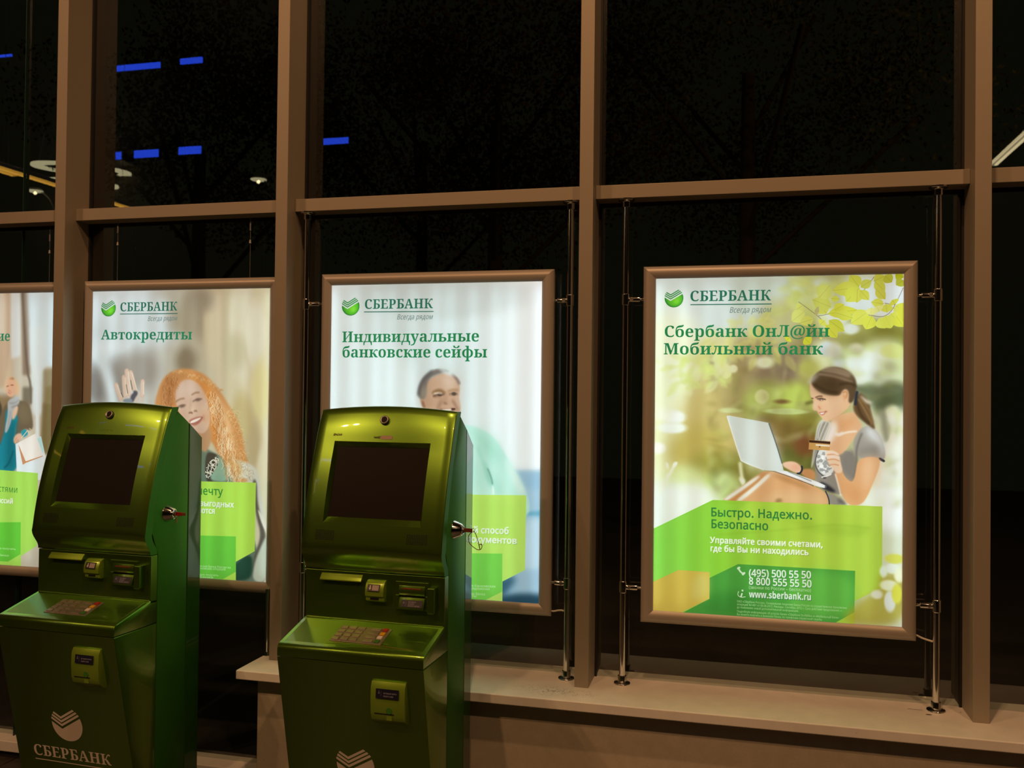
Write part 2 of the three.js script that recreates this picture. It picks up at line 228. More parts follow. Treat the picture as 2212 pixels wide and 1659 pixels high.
  d.fill([653,701, 738,706, 735,744, 650,742], '#cb9d5a', 0, false); d.fill([653,702, 738,707, 737,717, 653,712], '#3f2a1c', 0, false); d.fill([679,719, 736,722, 735,728, 679,725], '#efe6d4', 1, false); d.fill([692,727, 698,727, 698,732, 692,732], '#5c3c24', 1, false);
  // far hand on the keyboard, with a dark bracelet
  d.fill([626,825, 670,823, 683,859, 665,877, 617,848], '#c9925e', 3); d.fill([543,800, 591,792, 623,815, 623,845, 601,845, 569,830, 546,817], '#eec6a6', 2); d.fill([565,810, 613,808, 620,838, 582,829], '#e0a080', 12); d.line([623,815, 626,828, 617,845, 606,846], '#222c3a', 7, 1);
  // laptop
  d.fill([473,829, 550,830, 722,891, 723,901, 715,905, 678,896, 556,857], '#eef2f2', 1); d.fill([718,890, 725,893, 724,903, 716,905], '#5f6268', 1); d.line([569,840, 662,877], '#8d9296', 4, 1); d.fill([617,878, 671,893, 684,899, 655,895], '#e9dfb4', 1); d.line([479,830, 582,862, 671,896], '#7c5634', 4, 1);
  d.fill([311,606, 314,603, 324,603, 483,631, 489,636, 543,810, 550,840, 473,836, 385,806, 370,798, 368,790], '#d3ddd6', 0, false); d.fill([396,619, 483,634, 540,817, 473,832, 398,801], '#dce3dd', 26); d.line([487,635, 516,714, 542,804], '#5a5f66', 4, 1); d.line([312,607, 368,788, 376,802, 466,834], '#f3f7f2', 4, 1);
  // head
  d.fill([827,552, 844,505, 860,496, 893,534, 897,572, 910,627, 918,657, 878,626, 845,599, 831,576], '#6a5236', 3); d.fill([852,501, 877,526, 909,540, 889,547, 865,530], '#e6ddc6', 6); d.line([849,526, 877,573, 904,630], '#9a7a4c', 6, 3); d.line([841,535, 853,588, 890,626], '#49361f', 8, 4); d.line([861,526, 893,568, 906,619], '#8f6f45', 5, 3);
  d.fill([653,470, 655,498, 657,516, 668,530, 669,550, 666,567, 671,575, 685,575, 687,586, 693,595, 701,603, 708,616, 722,622, 742,615, 768,596, 801,570, 817,544, 822,505, 804,463, 702,433, 657,447], '#e9c29a', 2);
  d.fill([655,477, 674,494, 674,528, 670,567, 683,571, 674,515, 665,472], '#f6dcc2', 8); d.fill([715,528, 774,514, 788,557, 756,596, 724,583], '#eec9a6', 24); d.fill([752,596, 797,570, 810,535, 820,514, 819,548, 797,578], '#d9a26c', 14); d.fill([682,558, 703,554, 715,571, 691,569], '#dba37e', 12);
  d.fill([782,506, 788,488, 798,483, 809,490, 810,510, 802,531, 792,544, 786,527], '#e7ba8e', 2); d.line([788,499, 798,490, 805,501, 800,520], '#c48a5c', 5, 2); d.line([790,512, 796,508, 794,525], '#d2996c', 5, 3);
  d.fill([657,451, 673,421, 701,401, 742,388, 787,394, 823,418, 840,445, 841,479, 838,514, 825,541, 808,542, 812,505, 806,486, 794,482, 782,493, 776,510, 755,512, 727,508, 698,500, 674,481, 661,464], '#5e4a33', 3); d.fill([665,434, 689,414, 685,429, 665,455, 645,464, 649,447], '#d8d5cc', 8); d.fill([701,403, 762,390, 815,413, 834,439, 783,428, 734,414], '#8f7a62', 12); d.fill([673,446, 714,429, 763,444, 775,480, 743,502, 702,498, 673,477], '#4d3c26', 16);
  for (const p of [[701,405, 752,407, 811,428], [714,395, 763,396, 819,420], [689,420, 742,424, 824,454]]) d.line(p, '#a89579', 5, 4); for (const p of [[673,464, 715,493, 763,497], [775,463, 812,454, 838,471]]) d.line(p, '#3f301d', 8, 5); d.line([843,496, 839,518, 837,546], '#323540', 12, 2);
  d.line([678,520, 690,514, 703,515], '#75533a', 6, 2); d.fill([688,526, 701,523, 713,528, 703,534, 690,532], '#6a4f3e', 3); d.blob(701, 531, 2.2, '#efe6dc', 1); d.line([684,526, 699,523, 717,528], '#4f382a', 4, 1.5); d.line([661,524, 668,524], '#75533a', 4, 1.5);
  d.line([689,558, 697,565, 695,569], '#c98d6c', 5, 2); d.fill([687,582, 703,582, 719,579, 715,590, 703,597, 697,590], '#b96f5e', 2); d.fill([693,585, 705,585, 715,582, 709,590, 701,592], '#f7f1ea', 1.2); d.line([717,580, 722,579], '#9c5c48', 5, 2);

  // coloured fields
  const gb = c.createLinearGradient(5, 1227, 603, 1139); gb.addColorStop(0, 'rgba(140,224,82,0.97)'); gb.addColorStop(0.45, 'rgba(140,206,58,0.96)'); gb.addColorStop(1, 'rgba(176,212,70,0.93)');
  d.fill([-17,1117, 254,972, 946,973, 946,1312, 838,1375, 839,1471, -12,1494], gb, 0, false); d.fill([544,1012, 734,1074, 901,1047, 883,1107, 716,1104, 564,1061], 'rgba(120,160,40,0.18)', 10); d.line([274,1123, 564,1091, 753,1053, 901,1067], 'rgba(140,180,50,0.5)', 5, 4); d.fill([389,972, 486,972, 391,1088, 313,1091], 'rgba(190,220,80,0.4)', 6);
  d.fill([242,1313, 363,1246, 840,1248, 838,1422, 761,1472, 119,1478, 243,1403], '#4f9f3f', 0, false); d.fill([566,1256, 840,1253, 838,1418, 757,1462, 568,1438], 'rgba(116,196,76,0.55)', 18); d.fill([159,1463, 296,1354, 452,1385, 453,1477], 'rgba(50,120,45,0.5)', 18);
  d.fill([-14,1351, 108,1286, 243,1287, 243,1404, 132,1467, 131,1485, -12,1484], '#d3bb52', 0, false); d.fill([177,1300, 240,1296, 241,1397, 158,1422], 'rgba(214,206,120,0.6)', 12);
  d.fill([921,1261, 1049,1235, 1051,1471, 766,1475, 849,1382, 944,1318], 'rgba(170,158,44,0.75)', 14); for (const [x, y, rx, ry, k] of [[985, 1230, 24, 20, '#e9f3e8'], [951, 1244, 14, 22, '#e4f1e0'], [973, 1301, 34, 22, '#e6ecc8'], [926, 1342, 22, 18, '#dcdcc4'], [977, 1367, 22, 44, '#dfe6dc'], [1013, 1256, 20, 30, '#f0f4d0'], [994, 1189, 40, 20, '#d7dc60'], [1004, 1334, 20, 40, '#d8d850']]) d.blob(x, y, rx, k, 7, ry);
  // words
  heading(d, [79, 87, 41], [147, 102, 491, 103], [152,117, 493,118], [316, 154, 492, 153]);
  d.text('Сбербанк ОнЛ@йн', 36, 259, 733, 261, 70, SERIFB, GREEN); d.text('Мобильный банк', 34, 336, 706, 337, 70, SERIFB, GREEN);
  d.text('Быстро. Надежно.', 244, 1044, 669, 1040, 52, SANS, '#33803f', null, 1.6); d.text('Безопасно', 245, 1095, 489, 1094, 52, SANS, '#33803f', null, 1.6);
  d.text('Управляйте своими счетами,', 244, 1160, 711, 1157, 36, SANS, '#f3f9ea', 'rgba(90,130,40,0.5)', 1.6); d.text('где бы Вы ни находились', 244, 1196, 654, 1192, 36, SANS, '#f3f9ea', 'rgba(90,130,40,0.5)', 1.6);
  d.text('(495) 500 55 50', 408, 1296, 665, 1290, 42, SANS, '#e9f6de', 'rgba(30,80,90,0.7)', 1.6); d.text('8 800 555 55 50', 408, 1331, 667, 1328, 42, SANS, '#e9f6de', 'rgba(30,80,90,0.7)', 1.6);
  d.text('(звонки по России – бесплатно)', 408, 1349, 664, 1347, 19, SANS, '#b9dba4'); d.text('www.sberbank.ru', 410, 1387, 666, 1383, 40, SANSB, '#e9f6de', 'rgba(30,80,90,0.7)');
  d.line([364,1262, 369,1276, 385,1287], '#d6efcb', 7); d.line([363,1265, 368,1261], '#d6efcb', 9); d.line([383,1289, 389,1283], '#d6efcb', 9);
  d.line([380,1373, 376,1386], '#e2f3d8', 6); d.blob(382, 1359, 4, '#e2f3d8', 1); d.line([366,1364, 359,1379, 376,1390, 394,1385], '#cfe8c0', 3);
  ['ОАО «Сбербанк России». Генеральная лицензия Банка России на осуществление банковских', 'операций №1481 от 08.08.2012. Реклама. Сентябрь 2012 г. Срок действия предложения —', 'до появления новой дополнительной информации.', 'Подробную информацию об услугах банка «Сбербанк ОнЛ@йн» и «Мобильный банк»', 'Вы можете получить в филиалах банка, по телефонам справочной службы', 'или на сайте банка.'].forEach((s, i) => { const a = [359,1411, 360,1479], w = [1, 0.96, 0.57, 0.93, 0.78, 0.22][i], b = [359,1411, 808,1408]; const y = a[1] + (a[3] - a[1]) * (i + (i > 2 ? 0.35 : 0)) / 5.3; d.text(s, b[0], y, b[0] + (b[2] - b[0]) * w, y + (b[3] - b[1]) * w * 0.3, 13, SANS, '#a9d290'); });
});
const posterMan = poster((d, c) => {
  const g = c.createLinearGradient(0, 0, PW, 0); g.addColorStop(0, '#e3eeee'); g.addColorStop(0.3, '#cfdbd9'); g.addColorStop(0.6, '#d9e8e8'); g.addColorStop(1, '#f6fdff'); c.fillStyle = g; c.fillRect(0, 0, PW, PH);
  d.blob(520, 60, 420, 'rgba(196,206,202,0.55)', 60, 110); d.blob(204, 543, 260, '#e2efef', 60);
  d.fill([-29,894, 1046,864, 1062,1485, -44,1513], '#a9cbe0', 10, false); d.fill([864,880, 1057,874, 1058,959, 864,944], '#9cc4dd', 16); d.fill([952,1058, 1058,1043, 1059,1075, 952,1073], '#6fb0c8', 7); d.fill([931,1091, 1059,1081, 1061,1317, 911,1326], '#c3dcec', 14); d.fill([846,1340, 1061,1313, 1061,1385, 804,1400], '#a7c6da', 12); d.fill([760,1454, 1062,1414, 1062,1496, 739,1507], '#2c5064', 12); d.fill([738,1421, 933,1324, 891,1433, 783,1482], '#3d6478', 14);
  // mint sweater
  d.fill([428,1018, 436,796, 493,717, 584,676, 675,658, 742,679, 809,716, 848,770, 910,866, 954,956, 976,1009, 977,1063, 934,1086, 429,1129], '#c2ece0', 5); d.fill([686,669, 776,701, 832,765, 849,851, 794,831, 732,767], '#a9ddcb', 26); d.fill([854,786, 915,871, 965,977, 933,978, 888,904], '#daf6ee', 12); d.fill([760,810, 789,885, 806,945, 795,950, 772,897], '#86bfae', 10); d.fill([805,863, 833,927, 851,981, 823,982], '#a4d8c8', 14); d.line([780,864, 797,901, 804,934], '#4d8074', 5, 3); d.fill([803,937, 810,950, 813,982, 804,983], '#e8fbf4', 2); d.fill([715,789, 778,929, 740,979, 699,877], '#b5e4d6', 24); d.line([732,767, 766,853, 795,929], '#93cdbb', 7, 7);
  // neck and head
  d.fill([475,576, 631,578, 625,684, 485,704], '#c09a7c', 6);
  d.fill([452,544, 463,576, 473,615, 503,657, 559,678, 610,666, 639,634, 649,595, 648,569, 641,539, 646,489, 635,457, 611,429, 574,418, 530,429, 482,461, 464,501], '#c8a68a', 3); d.fill([541,429, 592,424, 629,454, 642,493, 612,500, 557,493], '#d8c2ae', 26); d.fill([483,465, 530,440, 542,475, 509,500, 487,490], '#b08c72', 26); d.fill([480,526, 520,540, 532,579, 495,600, 475,572], '#b28a70', 26); d.fill([630,507, 646,507, 647,595, 635,595, 639,542], '#e8dcd0', 12);
  d.fill([441,526, 442,501, 451,472, 467,443, 493,420, 522,404, 556,400, 585,406, 600,418, 567,418, 534,429, 504,443, 486,465, 481,501, 480,529, 469,547, 454,546, 446,538], '#78716a', 5); d.fill([454,526, 464,490, 483,479, 483,526, 471,547, 456,544], '#a39a86', 14); d.line([443,526, 446,490, 467,447, 508,413], '#514e52', 10, 7); d.line([607,427, 629,448, 640,470], '#8b7570', 12, 5); d.blob(585, 409, 46, 'rgba(214,226,224,0.7)', 12, 22, 0.4);
  d.fill([450,546, 467,549, 475,576, 471,590, 462,579], '#b98c70', 4); d.line([465,558, 468,576, 475,581], '#6f4c3c', 5, 4);
  d.line([516,515, 531,504, 553,504, 568,516], '#8a6a48', 15, 5); d.line([590,507, 612,501, 630,502], '#b3906c', 13, 5); d.line([518,531, 535,523, 557,520, 566,523], '#5d4638', 8, 3); d.line([520,532, 539,531, 557,527], '#7a5a48', 5, 3); d.blob(548, 523, 12, '#4c3d34', 3, 8); d.line([594,521, 612,516, 630,519], '#7c6050', 7, 3); d.line([595,525, 612,527, 630,523], '#a07c66', 5, 3); d.blob(615, 519, 11, '#5a4c44', 3, 8); d.line([520,518, 535,516, 557,518], '#e4d2bc', 6, 3);
  d.fill([564,518, 582,511, 590,525, 603,557, 600,564, 587,567, 565,564, 557,553, 568,539], '#b08a6e', 14); d.fill([583,521, 594,535, 605,558, 592,560], '#d8bda4', 10); d.fill([563,559, 576,562, 587,567, 572,567], '#57392c', 4); d.line([610,551, 625,574, 633,592], '#9a7460', 9, 6); d.line([554,554, 545,573, 539,589], '#9b7660', 12, 8); d.line([520,538, 539,536, 553,539], '#a98468', 6, 5);
  d.fill([543,589, 576,591, 616,587, 620,592, 604,610, 573,614, 551,603], '#8a5648', 4); d.fill([552,593, 576,591, 611,588, 605,599, 576,603], '#e4dccb', 3); d.line([607,590, 620,590], '#3a2420', 7, 2);
  // coloured fields
  d.fill([-49,1154, 257,999, 962,980, 960,1321, 856,1380, 857,1499, -43,1536], '#c0e66a', 0, false); d.fill([331,1274, 457,1270, 854,1252, 855,1427, 778,1470, -20,1512, 122,1392], '#7fd353', 0, false); d.fill([-22,1377, 121,1303, 215,1302, 216,1431, 76,1519, -20,1512], '#d3bb52', 0, false);
  heading(d, [98, 102, 45], [167, 116, 508, 117], [168,130, 510,132], [330, 168, 508, 168]);
  d.text('Индивидуальные', 55, 275, 735, 274, 72, SERIFB, GREEN); d.text('банковские сейфы', 56, 349, 773, 349, 72, SERIFB, GREEN);
  d.text('Надежно и удобно', 212, 1087, 623, 1078, 56, SANS, '#3c7f41', null, 1.6); d.text('Самый надежный способ', 398, 1170, 884, 1161, 41, SANS, '#f3f9ea', 'rgba(90,130,40,0.5)', 1.8); d.text('хранения ценностей и документов', 213, 1216, 922, 1204, 41, SANS, '#f3f9ea', 'rgba(90,130,40,0.5)', 1.8);
  d.text('на осуществление банковских', 560, 1418, 825, 1410, 16, SANS, '#c6eeb0'); d.text('операций. Срок действия предложения', 515, 1430, 797, 1424, 16, SANS, '#c6eeb0'); d.text('в филиалах и офисах банка', 560, 1453, 776, 1449, 16, SANS, '#c6eeb0'); d.text('справочной службы', 561, 1464, 736, 1460, 16, SANS, '#c6eeb0');
});
const posterCurls = poster((d, c) => {
  const g = c.createLinearGradient(0, 0, PW, 0); g.addColorStop(0, '#c9d4d6'); g.addColorStop(0.3, '#c6cbc6'); g.addColorStop(0.6, '#bab29a'); g.addColorStop(0.85, '#cfc6a2'); g.addColorStop(1, '#dcd8b8'); c.fillStyle = g; c.fillRect(0, 0, PW, PH);
  for (const [x, y, rx, ry, k, b] of [[169, 49, 190, 160, '#d8e3e6', 50], [337, 173, 200, 120, '#cfd9da', 50], [118, 317, 110, 80, '#dbe6e8', 40], [149, 488, 90, 130, '#8f8b84', 45], [286, 415, 120, 100, '#a19c92', 45], [36, 489, 60, 110, '#86847e', 36], [558, 366, 60, 80, '#857860', 32], [581, 151, 120, 110, '#a29880', 45], [713, 129, 60, 260, '#c9bc9c', 36], [633, 56, 80, 60, '#9c907a', 36], [871, 178, 70, 300, '#d6d0b6', 36], [821, 319, 90, 90, '#c4bd9c', 36], [950, 225, 50, 160, '#e4e2cb', 30], [980, 529, 50, 160, '#ded7a0', 34], [932, 787, 60, 140, '#bfb28a', 34], [878, 647, 60, 120, '#c2b482', 30], [999, 994, 40, 200, '#d8d3b2', 26]]) d.blob(x, y, rx, k, b, ry);
  d.line([44,342, 79,400, 107,475, 132,557, 144,623], '#d3dfe0', 62, 18); d.line([738,34, 753,649], 'rgba(226,216,190,0.6)', 26, 12);
  // waving hand holding keys
  d.fill([174,578, 162,557, 198,553, 228,533, 256,520, 284,516, 293,536, 320,544, 323,549, 317,588, 307,670, 193,672], '#c9bfb2', 3);
  for (const [p, w] of [[[177,562, 161,524, 150,491], 21], [[205,545, 197,490, 195,451], 22], [[231,536, 219,471, 212,419], 24], [[263,523, 249,467, 235,426], 22], [[307,545, 304,498, 308,472], 20]]) { d.line(p, '#c9ad98', w + 3, 2); d.line(p, '#d6bfac', w - 4, 3); }
  for (const p of [[185,555, 169,522, 158,492], [216,543, 206,490, 204,454], [242,531, 228,470, 221,423], [274,519, 258,467, 244,429], [314,539, 313,498, 314,477]]) d.line(p, '#e9e2c8', 4, 1.5);
  for (const p of [[192,555, 180,532], [220,535, 210,490], [248,513, 236,467]]) d.line(p, '#6d655c', 4, 1.5);
  d.fill([252,520, 274,521, 282,536, 262,561, 255,582, 234,581, 237,549, 248,536], '#56575e', 3); d.fill([187,578, 200,565, 241,559, 255,582, 234,589], '#7d8790', 3); d.fill([237,525, 252,521, 256,531, 239,541], '#c8cacb', 3);
  // back hair, coat and scarf
  d.fill([377,594, 408,488, 443,439, 498,411, 561,402, 634,418, 701,458, 760,525, 805,589, 850,651, 882,730, 901,832, 919,891, 933,926, 920,973, 855,983, 797,922, 756,844, 711,765, 549,729, 457,690, 392,651], '#c98e55', 6);
  d.fill([668,802, 726,833, 776,851, 841,976, 972,1286, 1045,1595, 638,1622, 626,854], '#6b7f6c', 4); d.fill([783,850, 847,861, 938,884, 977,921, 985,1009, 1011,1127, 1020,1196, 976,1097, 939,973, 883,949, 827,976], '#d2d3c4', 5); d.fill([939,960, 967,959, 973,1097, 1021,1208, 1037,1470, 947,1476, 952,1350, 999,1241, 963,1136], '#5f5a50', 5); d.fill([969,1098, 997,1134, 1026,1196, 1033,1239, 998,1184], '#e6e3d2', 3); d.fill([947,1476, 959,1375, 1013,1253, 1033,1233, 1043,1470], '#c4ccb8', 5); d.fill([855,1380, 945,1325, 953,1413, 933,1470, 786,1479], '#274a3a', 6);
  d.fill([676,828, 726,833, 755,851, 778,978, 714,980, 678,981], '#4a4438', 3); d.fill([733,839, 776,863, 827,976, 700,980, 720,916], '#8fae96', 4);
  c.save(); d.path([677,911, 705,872, 747,845, 759,876, 720,941, 678,981]); c.clip(); c.fillStyle = '#3a352e'; c.fillRect(0, 0, PW, PH); for (let i = 0; i < 90; i++) { const q = [669,841, 764,978], x = q[0] + rand() * (q[2] - q[0]), y = q[1] + rand() * (q[3] - q[1]), a = rand() * 3; d.line([x, y, x + Math.cos(a) * 16, y + Math.sin(a) * 16], '#d9d6c4', 5, 1); } c.restore();
  // neck, face
  d.fill([612,719, 701,694, 711,765, 694,814, 672,838, 635,791], '#b8906a', 5);
  d.fill([496,552, 500,512, 526,471, 571,459, 616,467, 653,498, 680,542, 697,590, 702,646, 696,698, 674,730, 648,739, 602,712, 547,664, 510,608], '#cdb099', 3); d.fill([508,499, 571,471, 626,495, 645,539, 573,547, 514,548], '#d3bba8', 22); d.fill([636,583, 690,590, 696,670, 665,710, 646,655], '#dcc3a8', 20); d.fill([556,608, 609,591, 628,623, 592,647], '#d8bea2', 14); d.fill([515,624, 565,632, 575,664, 538,648], '#c79f86', 16); d.fill([655,623, 695,622, 696,686, 669,678], '#cf9f78', 18);
  d.line([503,576, 519,563, 550,558], '#9a7656', 7, 3); d.line([595,539, 613,527, 635,527], '#9a7656', 7, 3); d.fill([519,604, 537,592, 560,594, 546,604], '#5c4a40', 4); d.line([510,605, 533,592, 558,592], '#6f5240', 5, 3); d.fill([609,569, 627,559, 649,561, 636,571], '#5f5246', 4); d.line([602,573, 622,558, 652,560], '#6f5240', 5, 3);
  d.line([581,632, 592,627, 598,633], '#7a4c3c', 7, 3); d.line([610,623, 619,618, 624,623], '#8a5c48', 6, 3); d.line([591,559, 587,599, 583,624], '#c0a088', 8, 6);
  d.fill([575,672, 611,655, 655,647, 662,658, 638,687, 611,699, 589,688], '#b0705e', 3); d.fill([584,678, 615,663, 654,651, 647,667, 615,683, 593,686], '#efe6d6', 2); d.line([593,688, 629,679, 658,652], '#94564a', 4, 2); d.line([662,642, 667,654, 665,670], '#b98a6e', 5, 4);
  // front curls
  const strand = (p, col, w) => d.line(p, col, w, 2);
  d.fill([455,597, 409,569, 412,500, 453,447, 512,423, 571,431, 535,463, 504,499, 491,548, 496,592], '#b7814f', 10); d.fill([571,443, 634,442, 688,478, 725,534, 752,589, 776,669, 777,748, 756,844, 720,765, 705,678, 701,606, 676,542, 635,478], '#d08e4c', 8); d.fill([707,510, 761,557, 806,636, 829,723, 853,833, 810,882, 774,827, 754,725, 735,621], '#e0b884', 16); d.fill([791,835, 853,853, 889,911, 864,975, 819,921], '#c99f62', 12);
  for (let i = 0; i < 420; i++) { const q = [689,518, 881,959], u = rand(), v = rand(), x = q[0] + (q[2] - q[0]) * (v * 0.72 + 0.08 + (u - 0.42) * (0.26 + 0.2 * v)), y = q[1] + (q[3] - q[1]) * v, s = 7 + rand() * 20, a = rand() * 6; d.line([x, y, x + Math.cos(a) * s, y + s * 0.9, x - Math.cos(a) * s * 0.5, y + s * 1.9, x + Math.cos(a) * s * 0.6, y + s * 2.8], ['rgba(240,222,186,0.55)', 'rgba(186,118,54,0.5)', 'rgba(224,172,108,0.55)', 'rgba(150,92,40,0.42)', 'rgba(246,232,204,0.5)'][i % 5], 1.4 + rand() * 2.2); }
  for (let i = 0; i < 160; i++) { const q = [407,431, 515,608], u = rand(), v = rand(), x = q[0] + (q[2] - q[0]) * (u * 0.72 + (1 - v) * 0.35 - 0.02), y = q[1] + (q[3] - q[1]) * v, s = 8 + rand() * 18; d.line([x, y, x - s * 0.6, y + s, x + s * 0.3, y + s * 2], ['rgba(206,164,114,0.5)', 'rgba(146,88,46,0.5)', 'rgba(190,128,76,0.5)'][i % 3], 1.2 + rand() * 1.8); }
  for (let i = 0; i < 46; i++) { const q = [452,390, 769,533], u = rand(), x = q[0] + (q[2] - q[0]) * u, y = q[1] + (q[3] - q[1]) * (0.12 + 1.0 * u * u * 0.75 + rand() * 0.12); strand([x, y + 14, x + 8, y - 4, x + 20, y + 8], i % 2 ? '#d9bd8c' : '#b98a54', 2); }
  for (let i = 0; i < 110; i++) { const q = [823,612, 916,966], v = rand(), x = q[0] + (q[2] - q[0]) * v + (rand() - 0.5) * 60, y = q[1] + (q[3] - q[1]) * v, s = 6 + rand() * 13; c.strokeStyle = i % 2 ? 'rgba(226,204,150,0.7)' : 'rgba(164,124,60,0.55)'; c.lineWidth = 1.4; c.beginPath(); c.ellipse(x, y, s, s * 0.8, rand() * 3, 0, 3 + rand() * 2); c.stroke(); }
  // coloured fields
  d.fill([-7,1151, 352,983, 962,976, 961,1319, 858,1377, 860,1493, 0,1492], '#b5e056', 0, false); d.fill([303,1306, 519,1258, 856,1250, 858,1428, 787,1469, -1,1482, 110,1388], '#6fc843', 0, false);
  heading(d, [96, 88, 44], [164, 106, 502, 106], [167,120, 504,121], [329, 158, 503, 156]);
  d.text('Автокредиты', 53, 253, 592, 255, 72, SERIFB, '#25805a'); d.text('Осуществите мечту', 270, 1048, 779, 1046, 56, SANS, '#3f8f3a', null, 1.6); d.text('Автокредиты на выгодных', 326, 1104, 842, 1105, 41, SANS, '#f3f9ea', 'rgba(90,130,40,0.5)', 1.8); d.text('условиях выдаются', 382, 1140, 738, 1141, 41, SANS, '#f3f9ea', 'rgba(90,130,40,0.5)', 1.8);
  d.text('Генеральная лицензия Банка России на', 522, 1416, 830, 1413, 15, SANS, '#bfeaa6'); d.text('осуществление банковских операций', 522, 1428, 802, 1424, 15, SANS, '#bfeaa6'); d.text('информацию можно получить', 522, 1460, 763, 1456, 15, SANS, '#bfeaa6'); d.text('в офисах банка', 522, 1473, 734, 1468, 15, SANS, '#bfeaa6');
});
const posterBags = poster((d, c) => {
  c.fillStyle = '#c9c0ac'; c.fillRect(0, 0, PW, PH);
  for (const [p, k, b] of [[[154,-34, 752,-24, 757,508, 169,557], '#c3a98c', 10], [[599,-27, 701,-25, 707,231, 605,231], '#d8cbb6', 14], [[739,-24, 815,-23, 810,338, 748,359], '#d7dad6', 8], [[802,-23, 865,-22, 875,444, 825,444], '#8f7a66', 8], [[840,-22, 1038,-19, 1047,401, 874,391], '#d5e2e4', 12], [[869,179, 968,180, 960,654, 892,655], '#dbe5e4', 10], [[955,412, 1041,401, 1051,861, 952,864], '#9b8f6e', 9], [[975,506, 1043,495, 1045,590, 971,590], '#8a7a52', 8], [[959,591, 1045,590, 1051,861, 946,864], '#7f7048', 8], [[826,508, 889,507, 879,613, 828,603], '#7d7460', 8], [[169,557, 765,551, 774,975, 179,993], '#8d7654', 16], [[746,306, 764,508, 739,551, 713,509], '#d2c0a0', 10]]) d.fill(p, k, b, false);
  d.line([815,-2, 849,423, 876,476, 881,592], '#6f6354', 12, 4); d.line([917,401, 928,865], '#e3eae6', 22, 5);
  // companion's sleeve, the woman with her bags
  d.fill([594,565, 680,572, 705,643, 699,817, 668,881, 555,923], '#4e4636', 5);
  d.fill([704,619, 741,587, 820,578, 872,597, 892,671, 900,726, 879,742, 847,731, 820,759, 795,799, 799,861, 779,799, 790,689, 761,642, 721,722, 713,801, 686,829, 664,723], '#6e5f48', 4); d.fill([811,586, 867,601, 887,679, 842,719, 799,665], '#7d6f54', 16);
  d.fill([719,643, 742,619, 804,665, 795,704, 778,760, 797,877, 801,971, 642,976, 667,857, 695,813, 721,737], '#1f8493', 4); d.fill([739,705, 785,681, 788,799, 787,956, 726,958], '#19717f', 20); d.line([775,854, 753,918, 721,946], '#0f5563', 8, 4);
  d.fill([761,618, 802,602, 796,653, 769,693, 757,666], '#e3c0a2', 4); d.fill([739,579, 769,567, 799,551, 811,571, 807,598, 770,626, 762,681, 744,733, 722,765, 719,733, 734,666, 735,623, 732,599], '#b9bdbd', 3); d.line([746,595, 774,599, 806,578], '#9a9c98', 7, 4); d.line([752,642, 744,697, 731,745], '#a3a6a4', 7, 5); d.line([761,618, 784,610, 804,598], '#8b8880', 6, 4);
  d.fill([711,508, 715,473, 738,451, 766,451, 795,476, 812,512, 806,543, 792,563, 782,539, 772,484, 729,469, 721,504, 722,548, 707,532], '#d9b892', 4); d.fill([723,500, 729,473, 748,463, 771,472, 784,504, 782,535, 769,559, 745,563, 729,548], '#e6b694', 3); d.fill([734,465, 766,455, 776,469, 748,465], '#a87850', 5); d.line([725,506, 737,502], '#8f6244', 5, 2); d.line([751,498, 767,498], '#8f6244', 5, 2); d.line([737,524, 742,530, 749,528], '#c98a66', 4, 2); d.fill([733,534, 747,537, 759,534, 750,544, 739,544], '#b5675a', 2); d.fill([736,536, 747,538, 756,536, 747,542], '#f7efe6', 1);
  d.fill([820,759, 828,739, 856,733, 871,762, 834,782], '#2a97a8', 3); d.fill([772,795, 783,768, 810,755, 829,763, 827,782, 807,806, 784,819], '#dcb193', 3); for (const p of [[779,807, 795,783], [788,813, 804,791], [800,810, 811,794]]) d.line(p, '#bd8a6c', 3, 1.5);
  d.fill([788,815, 922,772, 949,772, 979,876, 950,1006, 801,979], '#dfe9ec', 1, false); d.fill([913,792, 949,772, 969,853, 947,873], '#b9e4e4', 2, false); d.fill([804,810, 837,927, 858,915, 965,877, 958,873, 855,899], '#c98f66', 1, false); d.fill([804,810, 912,757, 965,873, 855,907], '#efe9df', 1, false); d.line([825,782, 857,750, 863,738, 878,769], '#d9c9a8', 5); d.line([875,730, 893,742, 901,761], '#cdb98c', 4);
  d.fill([-11,1176, 362,946, 934,968, 935,1357, 836,1417, 838,1491, -2,1500], '#a9dc5c', 0, false); d.fill([89,1327, 523,1251, 831,1235, 833,1407, 754,1451, -3,1461], '#67c63e', 0, false);
  heading(d, [106, 94, 44], [186, 111, 527, 112], [186,126, 528,127], [359, 164, 528, 163]);
  d.text('Премиальное', 60, 172, 620, 174, 72, SERIFB, '#25805a'); d.text('обслуживание', 221, 253, 742, 258, 72, SERIFB, '#25805a'); d.text('с новыми возможностями', 240, 1063, 809, 1078, 48, SANS, '#3f8f3a'); d.text('Без дополнительных комиссий', 242, 1125, 780, 1139, 38, SANS, '#f3f9ea', 'rgba(90,130,40,0.5)', 1.8);
  d.text('Подробную информацию можно получить', 404, 1389, 803, 1386, 15, SANS, '#bfeaa6'); d.text('в филиалах и офисах банка', 466, 1424, 759, 1423, 15, SANS, '#bfeaa6');
});
